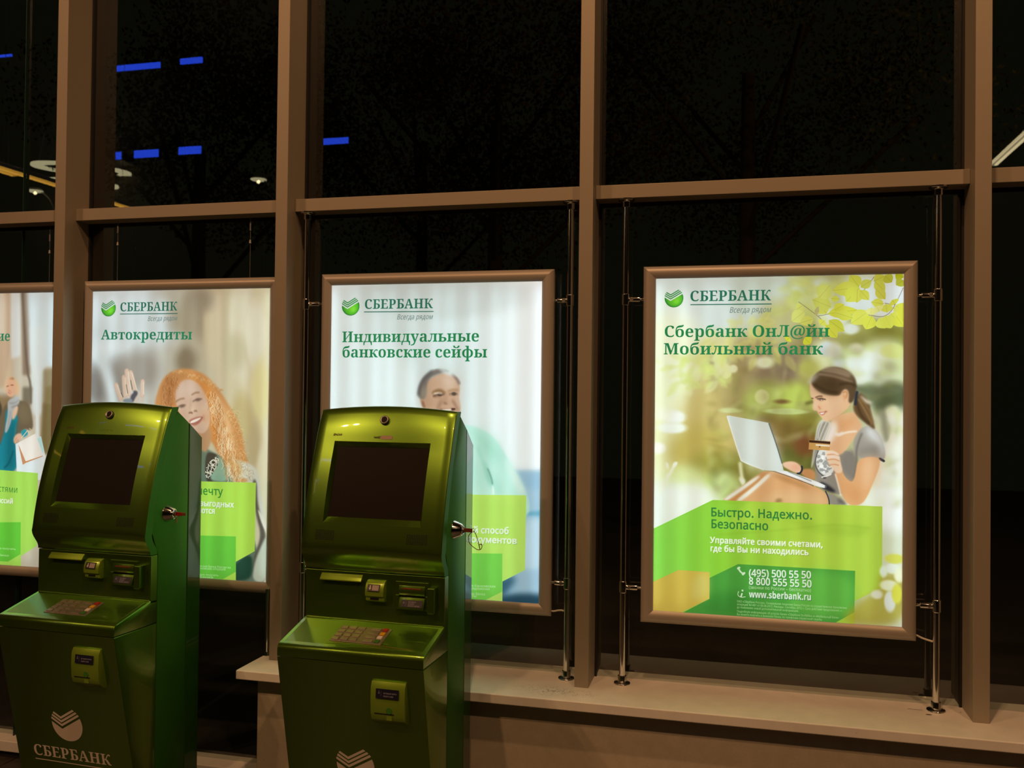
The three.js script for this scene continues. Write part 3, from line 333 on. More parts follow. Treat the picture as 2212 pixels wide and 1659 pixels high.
// ---------------------------------------------------------------- the room
const X0 = -8, X1 = 7, ZB = 6.3, ZG = -0.15;
const SILL = 0.5482, TT = 2.3512, TB = 2.3013;
struct('floor', uvBox(box(X0, X1, -0.1, 0, -0.24, ZB), 0.6), M.floor);
struct('ceiling', box(X0, X1, CEIL, CEIL + 0.15, -0.24, ZB), M.ceiling);
struct('wall_back', box(X0, X1, 0, CEIL, ZB, ZB + 0.15), M.wallDark);
struct('wall_left', box(X0 - 0.15, X0, -0.1, CEIL + 0.15, -0.24, ZB), M.wallDark);
struct('wall_right', box(X1, X1 + 0.15, -0.1, CEIL + 0.15, -0.24, ZB), M.wallDark);
const posts = [-1.0, 0.235, 1.25, 2.4497, 3.7485, 5.05];       // near left edges of the mullions
const PWID = 0.0501;
struct('wall_front', [box(X0, posts[0], 0, CEIL, -0.24, -0.1), box(posts[5] + PWID, X1, 0, CEIL, -0.24, -0.1)], M.wallDark);
// low wall under the sill, from the second bay on, and the kerb under the full-height glass
struct('wall_front_low', uvBox(rbox(1.252, posts[5] + PWID, 0, 0.5137, -0.24, 0.088, 0.004)), M.parapet);
struct('trim_1', uvBox(rbox(1.197, posts[5] + PWID, 0.5137, SILL, -0.24, 0.1525, 0.0045), 1.3), M.sill);
struct('trim_2', uvBox(rbox(posts[0], 1.252, 0.03, 0.076, -0.2, -0.08, 0.004), 1.3), M.sill);
struct('baseboard_front', box(posts[0], 1.252, 0, 0.03, -0.2, -0.1), M.seal);
posts.forEach((x, i) => {
  const foot = i >= 2 ? SILL : 0.076;
  const t = struct('trim_' + (3 + i), uvBox(rbox(x, x + PWID, foot, CEIL, ZG, 0, 0.0018), 0.3), M.mullion);
  part('outer_cap', box(x - 0.004, x + PWID + 0.004, foot, CEIL, -0.235, ZG - 0.006), M.seal, t);
});
for (let i = 0; i < 5; i++) {
  const a = posts[i] + PWID, b = posts[i + 1], foot = i >= 2 ? SILL : 0.076, w = structGroup('window_' + (i + 1));
  part('transom', uvBox(rbox(a, b, TB, TT, ZG, -0.0642, 0.0018), 0.3), M.mullion, w);
  part('transom_cap', box(a, b, TB + 0.003, TT - 0.003, -0.235, ZG - 0.012), M.seal, w);
  part('pane', new THREE.PlaneGeometry(b - a, CEIL - TT).translate((a + b) / 2, (CEIL + TT) / 2, ZG - 0.004), M.glass, w);
  part('pane', new THREE.PlaneGeometry(b - a, TB - foot).translate((a + b) / 2, (TB + foot) / 2, ZG - 0.004), M.glass, w);
  part('seal', [box(a, a + 0.008, foot, TB, ZG - 0.004, ZG + 0.006), box(b - 0.008, b, foot, TB, ZG - 0.004, ZG + 0.006), box(a, b, TB - 0.014, TB, ZG - 0.004, ZG + 0.006), box(a, a + 0.008, TT, CEIL, ZG - 0.004, ZG + 0.006), box(b - 0.008, b, TT, CEIL, ZG - 0.004, ZG + 0.006)], M.seal, w);
  if (i === 0) { part('glass_edge', box(-0.05, -0.047, 0.076, CEIL, ZG - 0.002, ZG + 0.012), std({ color: rgb(0.008, 0.035, 0.026), roughness: 0.3 }), w); }
}

// ---------------------------------------------------------------- lamps of the room (above and behind the photographer)
for (const [x, z, power] of DOWNLIGHTS) {
  const o = thing('downlight', 'round recessed ceiling lamp with a warm glowing disc, out of the picture above', 'lamp', x, CEIL, z, 0, 'recessed ceiling lamps');
  part('rim', new THREE.TorusGeometry(0.1, 0.012, 10, 32).rotateX(Math.PI / 2), M.lampBody, o);
  part('glow', new THREE.CircleGeometry(0.095, 32).rotateX(Math.PI / 2).translate(0, -0.004, 0), M.bulb, o);
  const s = new THREE.SpotLight(WARM, power, 0, 0.62, 0.5); s.position.set(x, CEIL - 0.09, z); s.target.position.set(1.9 + (x - 1.9) * 0.3, 1.2, 0.1); s.shadow.radius = 4; s.castShadow = true; scene.add(s, s.target);
}
const plane = (w, h) => new THREE.PlaneGeometry(w, h);
// ---------------------------------------------------------------- backlit poster boxes with mitred snap frames
const RAIL = 0.0483, ZF = -0.0665;
function railGeometry(len) {                          // lies along +x, outer edge at y = 0, inner edge at y = -RAIL, ends mitred
  const N = 12, pos = [], idx = [];
  const P = []; for (let i = 0; i <= N; i++) { const a = i / N; P.push([a * RAIL, ZF - 0.018 * Math.pow(Math.abs(2 * a - 0.9), 2.2) * (a < 0.45 ? 1 : 0.55)]); }
  const all = [[0, -0.088], ...P, [RAIL, -0.088]];
  for (let i = 0; i < all.length - 1; i++) { const [d0, z0] = all[i], [d1, z1] = all[i + 1], k = pos.length / 3; pos.push(d0, -d0, z0, len - d0, -d0, z0, len - d1, -d1, z1, d1, -d1, z1); idx.push(k, k + 2, k + 1, k, k + 3, k + 2); }
  const g = new THREE.BufferGeometry(); g.setAttribute('position', new THREE.Float32BufferAttribute(pos, 3)); g.setIndex(idx); const t = g.toNonIndexed(); t.computeVertexNormals();
  // smooth across the rounded face
  const p = t.attributes.position, n = t.attributes.normal, acc = new Map(), key = (i) => p.getY(i).toFixed(5) + ',' + p.getZ(i).toFixed(5);
  for (let i = 0; i < p.count; i++) { const q = acc.get(key(i)) || [0, 0, 0]; q[0] += n.getX(i); q[1] += n.getY(i); q[2] += n.getZ(i); acc.set(key(i), q); }
  for (let i = 0; i < p.count; i++) if (n.getZ(i) > 0.2) { const q = acc.get(key(i)), l = Math.hypot(...q); if (p.getZ(i) > -0.0875) n.setXYZ(i, q[0] / l, q[1] / l, q[2] / l); }
  return t;
}
function lightbox(label, [l, r, t, b], print, glowColor, hung) {
  const w = r - l, h = t - b, o = thing('poster_lightbox', label, 'light box', (l + r) / 2, b, 0, 0, 'backlit poster boxes along the window');
  part('housing', [box(-w / 2 + 0.006, w / 2 - 0.006, 0.006, h - 0.006, -0.128, -0.122), box(-w / 2 + 0.006, -w / 2 + 0.016, 0.006, h - 0.006, -0.122, -0.086), box(w / 2 - 0.016, w / 2 - 0.006, 0.006, h - 0.006, -0.122, -0.086), box(-w / 2 + 0.006, w / 2 - 0.006, 0.006, 0.016, -0.122, -0.086), box(-w / 2 + 0.006, w / 2 - 0.006, h - 0.016, h - 0.006, -0.122, -0.086)], M.frame, o);
  const H = railGeometry(w), V = railGeometry(h);
  const place = (g, turn, x, y) => part('frame_rail', g.clone().rotateZ(turn).translate(x, y, 0), M.frame, o);
  place(H, 0, -w / 2, h); place(V, -Math.PI / 2, w / 2, h); place(H, Math.PI, w / 2, 0); place(V, Math.PI / 2, -w / 2, 0);
  const iw = w - 2 * RAIL, ih = h - 2 * RAIL, face = new THREE.PlaneGeometry(iw + 0.006, ih + 0.006).translate(0, h / 2, -0.0745);
  part('lit_poster', face, std({ map: print, roughness: 1, transmission: 0.4, thickness: 0, specularIntensity: 0.2, emissive: rgb(0.95, 1, 1.02), emissiveMap: print, emissiveIntensity: 0.78 }), o, 'printed film, lit from behind');
  for (let i = 0; i < 11; i++) part('light_strip', plane(0.01, ih - 0.03).translate(i === 0 ? 0.008 - iw / 2 : i === 10 ? iw / 2 - 0.008 : -iw / 2 + iw * (i + 0.1 + (i % 3) * 0.12) / 10.5, h / 2, i % 10 ? -0.106 : -0.1), M.strip, o);
  const L = new THREE.RectAreaLight(glowColor, 0.2, iw, ih); L.position.set((l + r) / 2, b + h / 2, -0.064); L.lookAt((l + r) / 2, b + h / 2, 5); scene.add(L);
  return o;
}
lightbox('backlit poster of a woman carrying shopping bags, in a beige frame', [-0.685, 0.228, 2.0465, 0.785], posterBags, rgb(0.62, 0.72, 0.5));
lightbox('backlit poster of a waving woman with long curly red hair, in a beige frame', [0.3224, 1.2357, 2.0465, 0.785], posterCurls, rgb(0.6, 0.68, 0.42));
lightbox('backlit poster of a smiling grey-haired man in a mint sweater, in a beige frame', [1.4124, 2.3459, 2.0523, 0.7732], posterMan, rgb(0.66, 0.85, 0.74));
lightbox('backlit poster of a woman with a laptop and a bank card under yellow leaves', [2.6736, 3.5921, 2.0529, 0.7765], posterLaptop, rgb(0.62, 0.72, 0.4));

// chrome poles from sill to transom, each with two clamps that reach to its poster box
const ZP = -0.0855;
function pole(label, x, edge, lowClamp) {
  const o = thing('chrome_pole', label, 'pole', x, SILL, ZP), h = TB - SILL, s = Math.sign(edge - x), d = Math.abs(edge - x);
  part('tube', cyl(0.0115, 0.0115, h, 28).translate(0, h / 2, 0), M.chrome, o);
  const flange = (y, f) => new THREE.LatheGeometry([[0.0118, 0.03], [0.0152, 0.03], [0.0155, 0.012], [0.019, 0.0085], [0.0285, 0.006], [0.03, 0.003], [0.03, 0]].map(([a, c]) => new THREE.Vector2(a, y + f * c)), 36);
  part('base_flange', flange(0, 1), M.chrome, o); part('top_flange', flange(h, -1), M.chrome, o);
  for (const y of [1.936, 0.897]) {
    const yy = y - SILL, c = part('clamp', [new THREE.LatheGeometry([[0.0117, -0.021], [0.0142, -0.021], [0.0146, -0.018], [0.0146, 0.018], [0.0142, 0.021], [0.0117, 0.021]].map(([a, q]) => new THREE.Vector2(a, yy + q)), 28), new THREE.LatheGeometry([[0.0085, 0.012], [0.0108, 0.015], [0.0108, d - 0.014], [0.0085, d - 0.011], [0.0045, d - 0.011], [0.0045, d + 0.001]].map(([a, q]) => new THREE.Vector2(a, q)), 24).rotateZ(-s * Math.PI / 2).translate(0, yy, 0)].map((g) => g.toNonIndexed()), M.chrome, o);
    part('screw', [new THREE.TorusGeometry(0.0058, 0.0015, 8, 20), cyl(0.0045, 0.0045, 0.002, 16).rotateX(Math.PI / 2)].map((g) => g.toNonIndexed().translate(s * 0.0225, yy, 0.0105)), M.steel, c);
  }
  return o;
}
pole('chrome pole beside the grey-haired man poster, half hidden behind the green kiosk', 1.345, 1.4124);
pole('chrome pole between the grey-haired man poster and the next mullion, with the flat white cord', 2.4045, 2.3459);
pole('chrome pole on the sill between a mullion and the laptop woman poster, without any cord', 2.609, 2.6736);
pole('chrome pole with a drooping white cord, between the laptop woman poster and the outermost mullion', 3.6555, 3.5921);
{ // the pole behind the box of the waving woman
  const o = thing('chrome_pole', 'thin chrome pole showing below the poster of the red-haired woman', 'pole', 1.2085, SILL, -0.06);
  part('tube', cyl(0.009, 0.009, 0.26, 20).translate(0, 0.13, 0), M.chrome, o); part('base_flange', cyl(0.016, 0.014, 0.012, 24).translate(0, 0.006, 0), M.chrome, o);
}
function cord(label, pts) { return tag(mesh('power_cord', tube(pts, 0.0032, 24), M.cable), label, 'cord'); }
cord('short white cord lying level between the grey-haired man poster and its pole', [[2.338, 0.79, -0.098], [2.352, 0.789, -0.096], [2.37, 0.7935, -0.094], [2.385, 0.7955, -0.09], [2.394, 0.7935, -0.088]]);
cord('short white cord drooping from the laptop woman poster to its pole', [[3.582, 0.7985, -0.096], [3.595, 0.793, -0.096], [3.615, 0.7845, -0.093], [3.632, 0.78, -0.09], [3.645, 0.777, -0.087]]);
{ // grime and specks on the sill, lying on it as thin dried films
  const paint = (w, h, px, f) => { const cv = document.createElement('canvas'); cv.width = px; cv.height = Math.round(px * h / w); f(pen(cv.getContext('2d')), cv.width, cv.height); const q = new THREE.CanvasTexture(cv); q.colorSpace = THREE.SRGBColorSpace; return std({ map: q, transparent: true, roughness: 0.7 }); };
  const grime = paint(0.34, 0.15, 512, (d, w, h) => { for (let i = 0; i < 420; i++) { const a = rand() * 7, q = Math.pow(rand(), 0.7), x = w * (0.5 + 0.46 * q * Math.cos(a)), y = h * (0.5 + 0.4 * q * Math.sin(a)); d.blob(x, y, 1 + rand() * 5, `rgba(70,58,40,${0.12 + 0.4 * rand() * (1 - q)})`, 1.2, 1 + rand() * 2.4, rand() * 3); } });
  tag(mesh('grime_patch', new THREE.PlaneGeometry(0.34, 0.15).rotateX(-Math.PI / 2).translate(2.385, SILL + 0.0008, 0.066), grime), 'greyish grime on the sill in front of the mullion between the two largest windows', 'stain');
  const specks = paint(0.24, 0.1, 256, (d, w, h) => { d.line([w * 0.12, h * 0.3, w * 0.3, h * 0.32], 'rgba(60,40,22,0.8)', 3); d.fill([w * 0.3, h * 0.7, w * 0.38, h * 0.66, w * 0.4, h * 0.74, w * 0.33, h * 0.78], 'rgba(50,34,20,0.8)', 0.8); d.blob(w * 0.8, h * 0.2, 2.5, 'rgba(50,34,20,0.8)', 0.8); });
  tag(mesh('dirt_specks', new THREE.PlaneGeometry(0.24, 0.1).rotateX(-Math.PI / 2).translate(3.66, SILL + 0.0008, -0.06), specks), 'a few dark specks on the sill round the foot of the outermost pole', 'stain');
}
function hanger(label, x, top) {
  const o = thing('hanging_wire', label, 'wire', x, 2.04, -0.1);
  part('wire', rod([0, 0, 0], [0, TB - 2.04, 0], 0.0011, 8), M.steel, o); part('toggle', cyl(0.004, 0.004, 0.03, 12).translate(0, top, 0), M.steel, o); part('crimp', cyl(0.006, 0.0045, 0.014, 12).translate(0, top - 0.06, 0), M.steel, o);
}
hanger('thin steel wire holding the shopping bags poster, with a small toggle', 0.127, 0.2);
hanger('thin steel wire over the heading side of the red-haired woman poster', 0.465, 0.225);
hanger('thin steel wire over the hair side of the red-haired woman poster', 1.085, 0.215);

// ---------------------------------------------------------------- green payment kiosks
const KW = 0.2436;
function decal(w, h, px, draw) {
  const cv = document.createElement('canvas'); cv.width = px; cv.height = Math.round(px * h / w); const c = cv.getContext('2d'); draw(pen(c), c, cv.width, cv.height);
  const t = new THREE.CanvasTexture(cv); t.colorSpace = THREE.SRGBColorSpace; return t;
}
const print = (t, rough = 0.55) => std({ map: t, transparent: true, roughness: rough });
const HOOD = [[1.5255, 0.1886], [1.48, 0.2125], [1.416, 0.2368], [1.325, 0.2695], [1.24, 0.2945], [1.18, 0.3085], [1.12, 0.3195], [1.085, 0.3245]];   // the bowed screen face at its edges: height, depth
function hoodZ(y) { let i = 0; while (i < HOOD.length - 2 && y < HOOD[i + 1][0]) i++; const P = (k) => HOOD[Math.min(Math.max(k, 0), HOOD.length - 1)], m = (k) => (P(k + 1)[1] - P(k - 1)[1]) / (P(k + 1)[0] - P(k - 1)[0]), a = P(i), b = P(i + 1), h = b[0] - a[0], s = (y - a[0]) / h; return (2 * s ** 3 - 3 * s * s + 1) * a[1] + (s ** 3 - 2 * s * s + s) * h * m(i) + (3 * s * s - 2 * s ** 3) * b[1] + (s ** 3 - s * s) * h * m(i + 1); }
const hoodBulge = (x) => 0.011 * (1 - (x / KW) ** 2);
const hoodTilt = (y) => Math.atan((hoodZ(y - 0.012) - hoodZ(y + 0.012)) / 0.024);           // how far the face leans back at that height
function slant(g, x, y, d) { const a = hoodTilt(y); return g.rotateX(-a).translate(x, y + Math.sin(a) * d, hoodZ(y) + hoodBulge(x) + Math.cos(a) * d); }
const average = (g) => {       // one normal for coincident corners
  const p = g.attributes.position, n = g.attributes.normal, acc = new Map(), key = (i) => [p.getX(i), p.getY(i), p.getZ(i)].map((q) => q.toFixed(5)).join();
  for (let i = 0; i < p.count; i++) { const q = acc.get(key(i)) || [0, 0, 0]; q[0] += n.getX(i); q[1] += n.getY(i); q[2] += n.getZ(i); acc.set(key(i), q); }
  for (let i = 0; i < p.count; i++) { const q = acc.get(key(i)), l = Math.hypot(...q); n.setXYZ(i, q[0] / l, q[1] / l, q[2] / l); } return g;
};
const fromTriangles = (pos) => { const g = new THREE.BufferGeometry(); g.setAttribute('position', new THREE.Float32BufferAttribute(pos, 3)); g.computeVertexNormals(); g.setAttribute('uv', new THREE.Float32BufferAttribute(new Float32Array(pos.length / 3 * 2).map((_, k) => (k % 2 ? pos[(k >> 1) * 3 + 1] : pos[(k >> 1) * 3])), 2)); return g; };
const SCREEN = { x: 0.171, y0: 1.4245, y1: 1.1615, inx: 0.0095, in0: 0.0175, in1: 0.0185 };
const screenZ = (y) => { const a = hoodZ(SCREEN.y0), b = hoodZ(SCREEN.y1); return a + (b - a) * (SCREEN.y0 - y) / (SCREEN.y0 - SCREEN.y1) - 0.0065; };
function hoodGeometry() {
  const S = SCREEN, xs = [-KW, -KW + 0.004, -0.21, -S.x, -0.13, -0.087, -0.043, 0, 0.043, 0.087, 0.13, S.x, 0.21, KW - 0.004, KW];
  const ys = [1.519, 1.505, 1.485, 1.465, 1.445, S.y0, 1.39, 1.355, 1.32, 1.285, 1.25, 1.215, 1.185, S.y1, 1.14, 1.12, 1.1, 1.085];
  const arch = (x, y) => 0.0155 * (1 - (x / KW) ** 2) * Math.max(0, 1 - (1.5255 - y) / 0.1);
  const face = (x, y) => new THREE.Vector3(x, y + arch(x, y), hoodZ(y) + hoodBulge(x) - (Math.abs(x) > KW - 0.002 ? 0.003 : 0));
  const rows = [], top = (z, y) => (x) => new THREE.Vector3(x, y + arch(x, 1.5255), z + hoodBulge(x) * 0.8);
  rows.push([top(0.1505, 1.5125)], [top(0.174, 1.5268)], [top(0.1815, 1.5272)], [top(0.1865, 1.5245)]);
  for (const y of ys) rows.push([(x) => face(x, y), y]);
  for (const [z, y] of [[0.3245, 1.074], [0.3215, 1.0625], [0.3155, 1.051], [0.308, 1.04], [0.3005, 1.03], [0.296, 1.022], [0.2935, 1.014], [0.2925, 1.0055]]) rows.push([(x) => new THREE.Vector3(x, y, z + hoodBulge(x) * Math.min(1, Math.max(0, (y - 1.02) / 0.065)))]);
  rows.push([(x) => new THREE.Vector3(x, 1.0055, 0.256)]);
  const inside = (j, i) => { const a = rows[j][1], b = rows[j + 1][1]; return a !== undefined && b !== undefined && a <= S.y0 + 1e-6 && b >= S.y1 - 1e-6 && xs[i] >= -S.x - 1e-6 && xs[i + 1] <= S.x + 1e-6; };
  const pos = [], flat = [], quad = (to, a, b, c, d) => { for (const v of [a, b, c, a, c, d]) to.push(v.x, v.y, v.z); };
  for (let j = 0; j < rows.length - 1; j++) for (let i = 0; i < xs.length - 1; i++) if (!inside(j, i)) quad(pos, rows[j][0](xs[i]), rows[j + 1][0](xs[i]), rows[j + 1][0](xs[i + 1]), rows[j][0](xs[i + 1]));
  const deep = (x, y) => { const X = Math.max(-S.x + S.inx, Math.min(S.x - S.inx, x)), Y = Math.max(S.y1 + S.in1, Math.min(S.y0 - S.in0, y)); return new THREE.Vector3(X, Y, screenZ(Y)); };
  const lx = xs.filter((x) => Math.abs(x) <= S.x + 1e-6), ly = ys.filter((y) => y <= S.y0 + 1e-6 && y >= S.y1 - 1e-6);
  for (let i = 0; i < lx.length - 1; i++) { const a = lx[i], b = lx[i + 1]; quad(flat, face(a, S.y0), deep(a, S.y0), deep(b, S.y0), face(b, S.y0)); quad(flat, deep(a, S.y1), face(a, S.y1), face(b, S.y1), deep(b, S.y1)); }
  for (let i = 0; i < ly.length - 1; i++) { const a = ly[i], b = ly[i + 1]; quad(flat, face(-S.x, a), face(-S.x, b), deep(-S.x, b), deep(-S.x, a)); quad(flat, deep(S.x, a), deep(S.x, b), face(S.x, b), face(S.x, a)); }
  const cheek = (s) => { const c = [], x = s * KW, back = (v) => { const q = v.clone(); q.z = Math.max(0.15, v.z - 0.037 + Math.max(0, 1.08 - v.y) * 0.02); return q; }; for (let j = 1; j < rows.length - 2; j++) { const a = rows[j][0](x), b = rows[j + 1][0](x), A = back(a), B = back(b); if (s > 0) quad(c, a, b, B, A); else quad(c, A, B, b, a); } return fromTriangles(c); };
  return { shell: mergeGeometries([average(fromTriangles(pos)), fromTriangles(flat)]), cheeks: [cheek(-1), cheek(1)] };
}
const ledgeSlope = Math.atan2(0.046, 0.1763);
const markWhite = '#e8ded2';
const texMark = decal(0.36, 0.24, 1024, (d, c, w, h) => { const k = w / 0.36; bankMark(d, 0.1745 * k, 0.064 * k, 0.0655 * k * 0.98, markWhite); d.text('СБЕРБАНК', 0.008 * k, 0.2005 * k, 0.338 * k, 0.2005 * k, 0.0585 * k, SERIFB, markWhite); d.line([0.012 * k, 0.2165 * k, 0.338 * k, 0.2165 * k], markWhite, 0.0035 * k); });
const texCard = decal(0.076, 0.03, 256, (d, c, w, h) => { c.fillStyle = '#23233a'; c.fillRect(0, 0, w, h); d.line([34, 20, 34, 52], '#8b8b96', 5); d.line([24, 42, 34, 54, 44, 42], '#8b8b96', 4); d.line([58, 24, 58, 78], '#77778a', 3); d.text('ВСТАВЬТЕ КАРТУ', 84, 52, 232, 52, 22, SANSB, '#9b9baa'); d.text('INSERT CARD', 84, 82, 196, 82, 22, SANSB, '#9b9baa'); });
const texNotes = decal(0.072, 0.023, 256, (d, c, w, h) => { c.fillStyle = '#23212f'; c.fillRect(0, 0, w, h); d.line([30, 18, 30, 40], '#8b8b96', 5); d.line([20, 32, 30, 42, 40, 32], '#8b8b96', 4); d.line([56, 12, 56, 70], '#66667a', 3); d.text('ВСТАВЬТЕ', 84, 28, 176, 28, 19, SANSB, '#9690a0'); d.text('КУПЮРУ', 84, 50, 160, 50, 19, SANSB, '#9690a0'); d.text('INSERT NOTES', 84, 72, 226, 72, 19, SANSB, '#9690a0'); });
const texArrow = decal(0.043, 0.022, 128, (d, c, w, h) => { c.fillStyle = '#15131d'; c.fillRect(0, 0, w, h); c.fillStyle = '#a99a94'; c.fillRect(50, 8, 66, h - 16); d.fill([22, 10, 34, 10, 34, 34, 42, 34, 28, 56, 12, 34, 22, 34], '#c9beb6', 0, false); for (let i = 0; i < 10; i++) d.line([58 + i * 6, 12, 58 + i * 6, h - 12], i % 3 ? '#8d8088' : '#c2b4ae', 2); });
const texBadge = decal(0.05, 0.012, 256, (d, c, w, h) => { d.text('DORS', 12, 50, 236, 50, 52, 'italic bold #px sans-serif', '#5c3a24'); });
const texSticker = decal(0.07, 0.014, 256, (d, c, w, h) => { c.fillStyle = '#b79a88'; c.fillRect(100, 2, 152, h - 6); for (let i = 0; i < 26; i++) d.line([8 + rand() * 90, 8 + rand() * 34, 14 + rand() * 90, 8 + rand() * 34], 'rgba(70,50,20,0.45)', 3); d.text('№ 60', 8, 34, 92, 34, 28, SANSB, 'rgba(74,56,20,0.55)'); });
const texResidue = decal(0.07, 0.014, 256, (d, c, w, h) => { for (let i = 0; i < 40; i++) { const x = 8 + rand() * 236; d.line([x, 8 + rand() * 34, x + 10 * rand(), 8 + rand() * 34], 'rgba(70,44,18,0.4)', 3); } });
const texScuff = decal(0.34, 0.04, 1024, (d, c, w, h) => {
  for (let i = 0; i < 9; i++) { const x = (0.06 + 0.4 * rand()) * w, y = (0.1 + 0.5 * rand()) * h; d.fill([x - 10, y, x, y - 6, x + 14, y + 2, x + 2, y + 8], 'rgba(170,128,60,0.8)', 0.8); }
  d.line([0.45 * w, 0.36 * h, 0.62 * w, 0.2 * h, 0.78 * w, 0.44 * h, 0.97 * w, 0.52 * h], 'rgba(168,132,62,0.85)', 4, 1); d.line([0.5 * w, 0.45 * h, 0.7 * w, 0.34 * h, 0.9 * w, 0.5 * h], 'rgba(150,120,52,0.5)', 3, 1);
  for (let i = 0; i < 90; i++) { const x = (0.48 + 0.46 * rand()) * w, y = (0.4 + 0.5 * rand()) * h; d.line([x, y, x + (rand() - 0.5) * 30, y + (rand() - 0.5) * 16], 'rgba(158,124,58,0.5)', 1 + rand() * 3); }
});
function makeKiosk() {
  const o = thing('payment_kiosk', 'green kiosk', 'kiosk', 0, 0, 0, 0, 'green self-service kiosks');
  part('cabinet', prism([[0.087, 0.03], [0.253, 0.03], [0.253, 1.006], ...[1.04, 1.06, 1.085, 1.12, 1.18, 1.24, 1.325, 1.416, 1.48].map((y) => [y < 1.085 ? 0.2565 + (y - 1.006) * 0.36 : hoodZ(y) - 0.0385, y]), [0.152, 1.511], [0.087, 1.468]], -KW, KW, 0.002), M.greenSatin, o);
  { // rear door, tapering a little towards the wall
    const g = prism([[0, 0.03], [0.084, 0.03], [0.084, 1.466], [0, 1.409]], -KW, KW, 0.0015), p = g.attributes.position; for (let i = 0; i < p.count; i++) p.setX(i, p.getX(i) * (1 - (0.084 - p.getZ(i)) * 0.2)); g.computeVertexNormals(); part('rear_door', g, M.greenGloss, o, 'glossy rear section of the cabinet');
  }
  part('plinth', box(-KW + 0.012, KW - 0.012, 0, 0.05, 0.01, 0.31), M.black, o);
  const H = hoodGeometry(), hood = part('hood', H.shell, M.green, o);
  H.cheeks.forEach((c) => part('hood_cheek', c, M.greenSatin, o));
  { const g = plane(2 * (SCREEN.x - SCREEN.inx) + 0.004, 0.236), y = (SCREEN.y0 - SCREEN.in0 + SCREEN.y1 + SCREEN.in1) / 2; g.rotateX(-Math.atan2(screenZ(1.2) - screenZ(1.4), 0.2)).translate(0, y, screenZ(y) + 0.0004); part('screen', g, M.screen, o, 'dark screen, switched off'); }
  const eye = part('camera_eye', slant(new THREE.LatheGeometry([[0, 0.002], [0.0088, 0.002], [0.0095, 0.0045], [0.0128, 0.006], [0.0152, 0.0045], [0.0158, -0.002]].map(([a, b]) => new THREE.Vector2(a, b)), 36).rotateX(Math.PI / 2), 0.002, 1.486, 0.0035).translate(0, 0.009, 0), M.steel, o);
  part('lens', slant(cyl(0.0088, 0.0088, 0.003, 24).rotateX(Math.PI / 2), 0.002, 1.486, 0.0062).translate(0, 0.009, 0), M.screen, eye);
  for (const x of [-0.1595, 0.1605]) { const holes = []; for (let i = 0; i < 12; i++) for (let j = 0; j < 7; j++) holes.push(slant(cyl(0.0017, 0.0017, 0.0012, 7).rotateX(Math.PI / 2), x - 0.032 + i * 0.0058, 1.1375 - j * 0.0046, 0.0003).toNonIndexed()); part('speaker_grille', holes, M.black, o).userData.kind = 'stuff'; }
  part('badge', slant(plane(0.05, 0.012), -0.1585, 1.4455, 0.0012), print(texBadge), o, 'small lettered maker badge');
  // fascia between hood and shelf
  part('fascia', rbox(-KW, KW, 0.835, 1.0035, 0.2545, 0.2904, 0.0025), M.green, o);
  const pz = 0.2904;
  part('receipt_flap', prism([[pz - 0.002, 0.994], [pz + 0.002, 0.9935], [pz + 0.0165, 0.9765], [pz + 0.0165, 0.9735], [pz + 0.013, 0.973], [pz - 0.002, 0.984]], -0.1845, -0.038, 0.0008), M.greenLight, o);
  const cr = part('bank_card_slot', prism([[pz - 0.002, 0.982], [pz + 0.006, 0.982], [pz + 0.019, 0.974], [pz + 0.026, 0.96], [pz + 0.0285, 0.944], [pz + 0.027, 0.934], [pz + 0.02, 0.932], [pz + 0.02, 0.919], [pz + 0.012, 0.914], [pz - 0.002, 0.914]], -0.0185, 0.0455, 0.0015), M.greenLight, o);
  part('label', plane(0.043, 0.022).rotateX(-0.42).translate(0.0115, 0.961, pz + 0.0268), print(texArrow, 0.3), cr); part('mouth', box(-0.003, 0.027, 0.9205, 0.9275, pz + 0.0165, pz + 0.0206), M.black, cr);
  const na = part('banknote_slot', [rbox(0.0785, 0.191, 0.94, 0.983, pz - 0.002, pz + 0.006, 0.0015), rbox(0.0785, 0.092, 0.894, 0.94, pz - 0.002, pz + 0.006, 0.0015), rbox(0.18, 0.191, 0.894, 0.94, pz - 0.002, pz + 0.006, 0.0015), rbox(0.09, 0.182, 0.894, 0.9, pz - 0.002, pz + 0.006, 0.0015), prism([[pz - 0.001, 0.973], [pz + 0.0075, 0.9705], [pz + 0.0125, 0.957], [pz + 0.012, 0.947], [pz + 0.008, 0.9405], [pz - 0.001, 0.939]], 0.092, 0.18, 0.001), prism([[pz - 0.001, 0.933], [pz + 0.008, 0.934], [pz + 0.0215, 0.902], [pz + 0.0215, 0.898], [pz - 0.001, 0.897]], 0.094, 0.18, 0.001)].map((g) => (g.index ? g.toNonIndexed() : g)), M.green, o);
  part('slit', box(0.104, 0.1675, 0.9605, 0.9642, pz + 0.007, pz + 0.0122), M.redBrown, na); part('label', plane(0.072, 0.023).rotateX(-0.4).translate(0.139, 0.9165, pz + 0.0168), print(texNotes, 0.35), na); part('gap', box(0.093, 0.18, 0.9345, 0.9385, pz - 0.001, pz + 0.003), M.black, na);
  part('guard', rbox(0.195, 0.219, 0.8905, 0.9725, pz - 0.002, pz + 0.03, 0.004), M.green, o, 'upright guard beside the banknote slot');
  // sloping shelf with the keypad
  part('shelf', prism([[0.2545, 0.845], [0.2895, 0.8465], [0.2935, 0.8455], [0.456, 0.8036], [0.4625, 0.8012], [0.4675, 0.7968], [0.4702, 0.7905], [0.4708, 0.784], [0.4708, 0.7635], [0.2545, 0.7635]], -KW, KW, 0.0022), M.green, o);
  part('shelf_lip', rbox(-KW + 0.003, KW - 0.003, 0.8425, 0.8495, 0.287, 0.294, 0.0034), M.green, o);
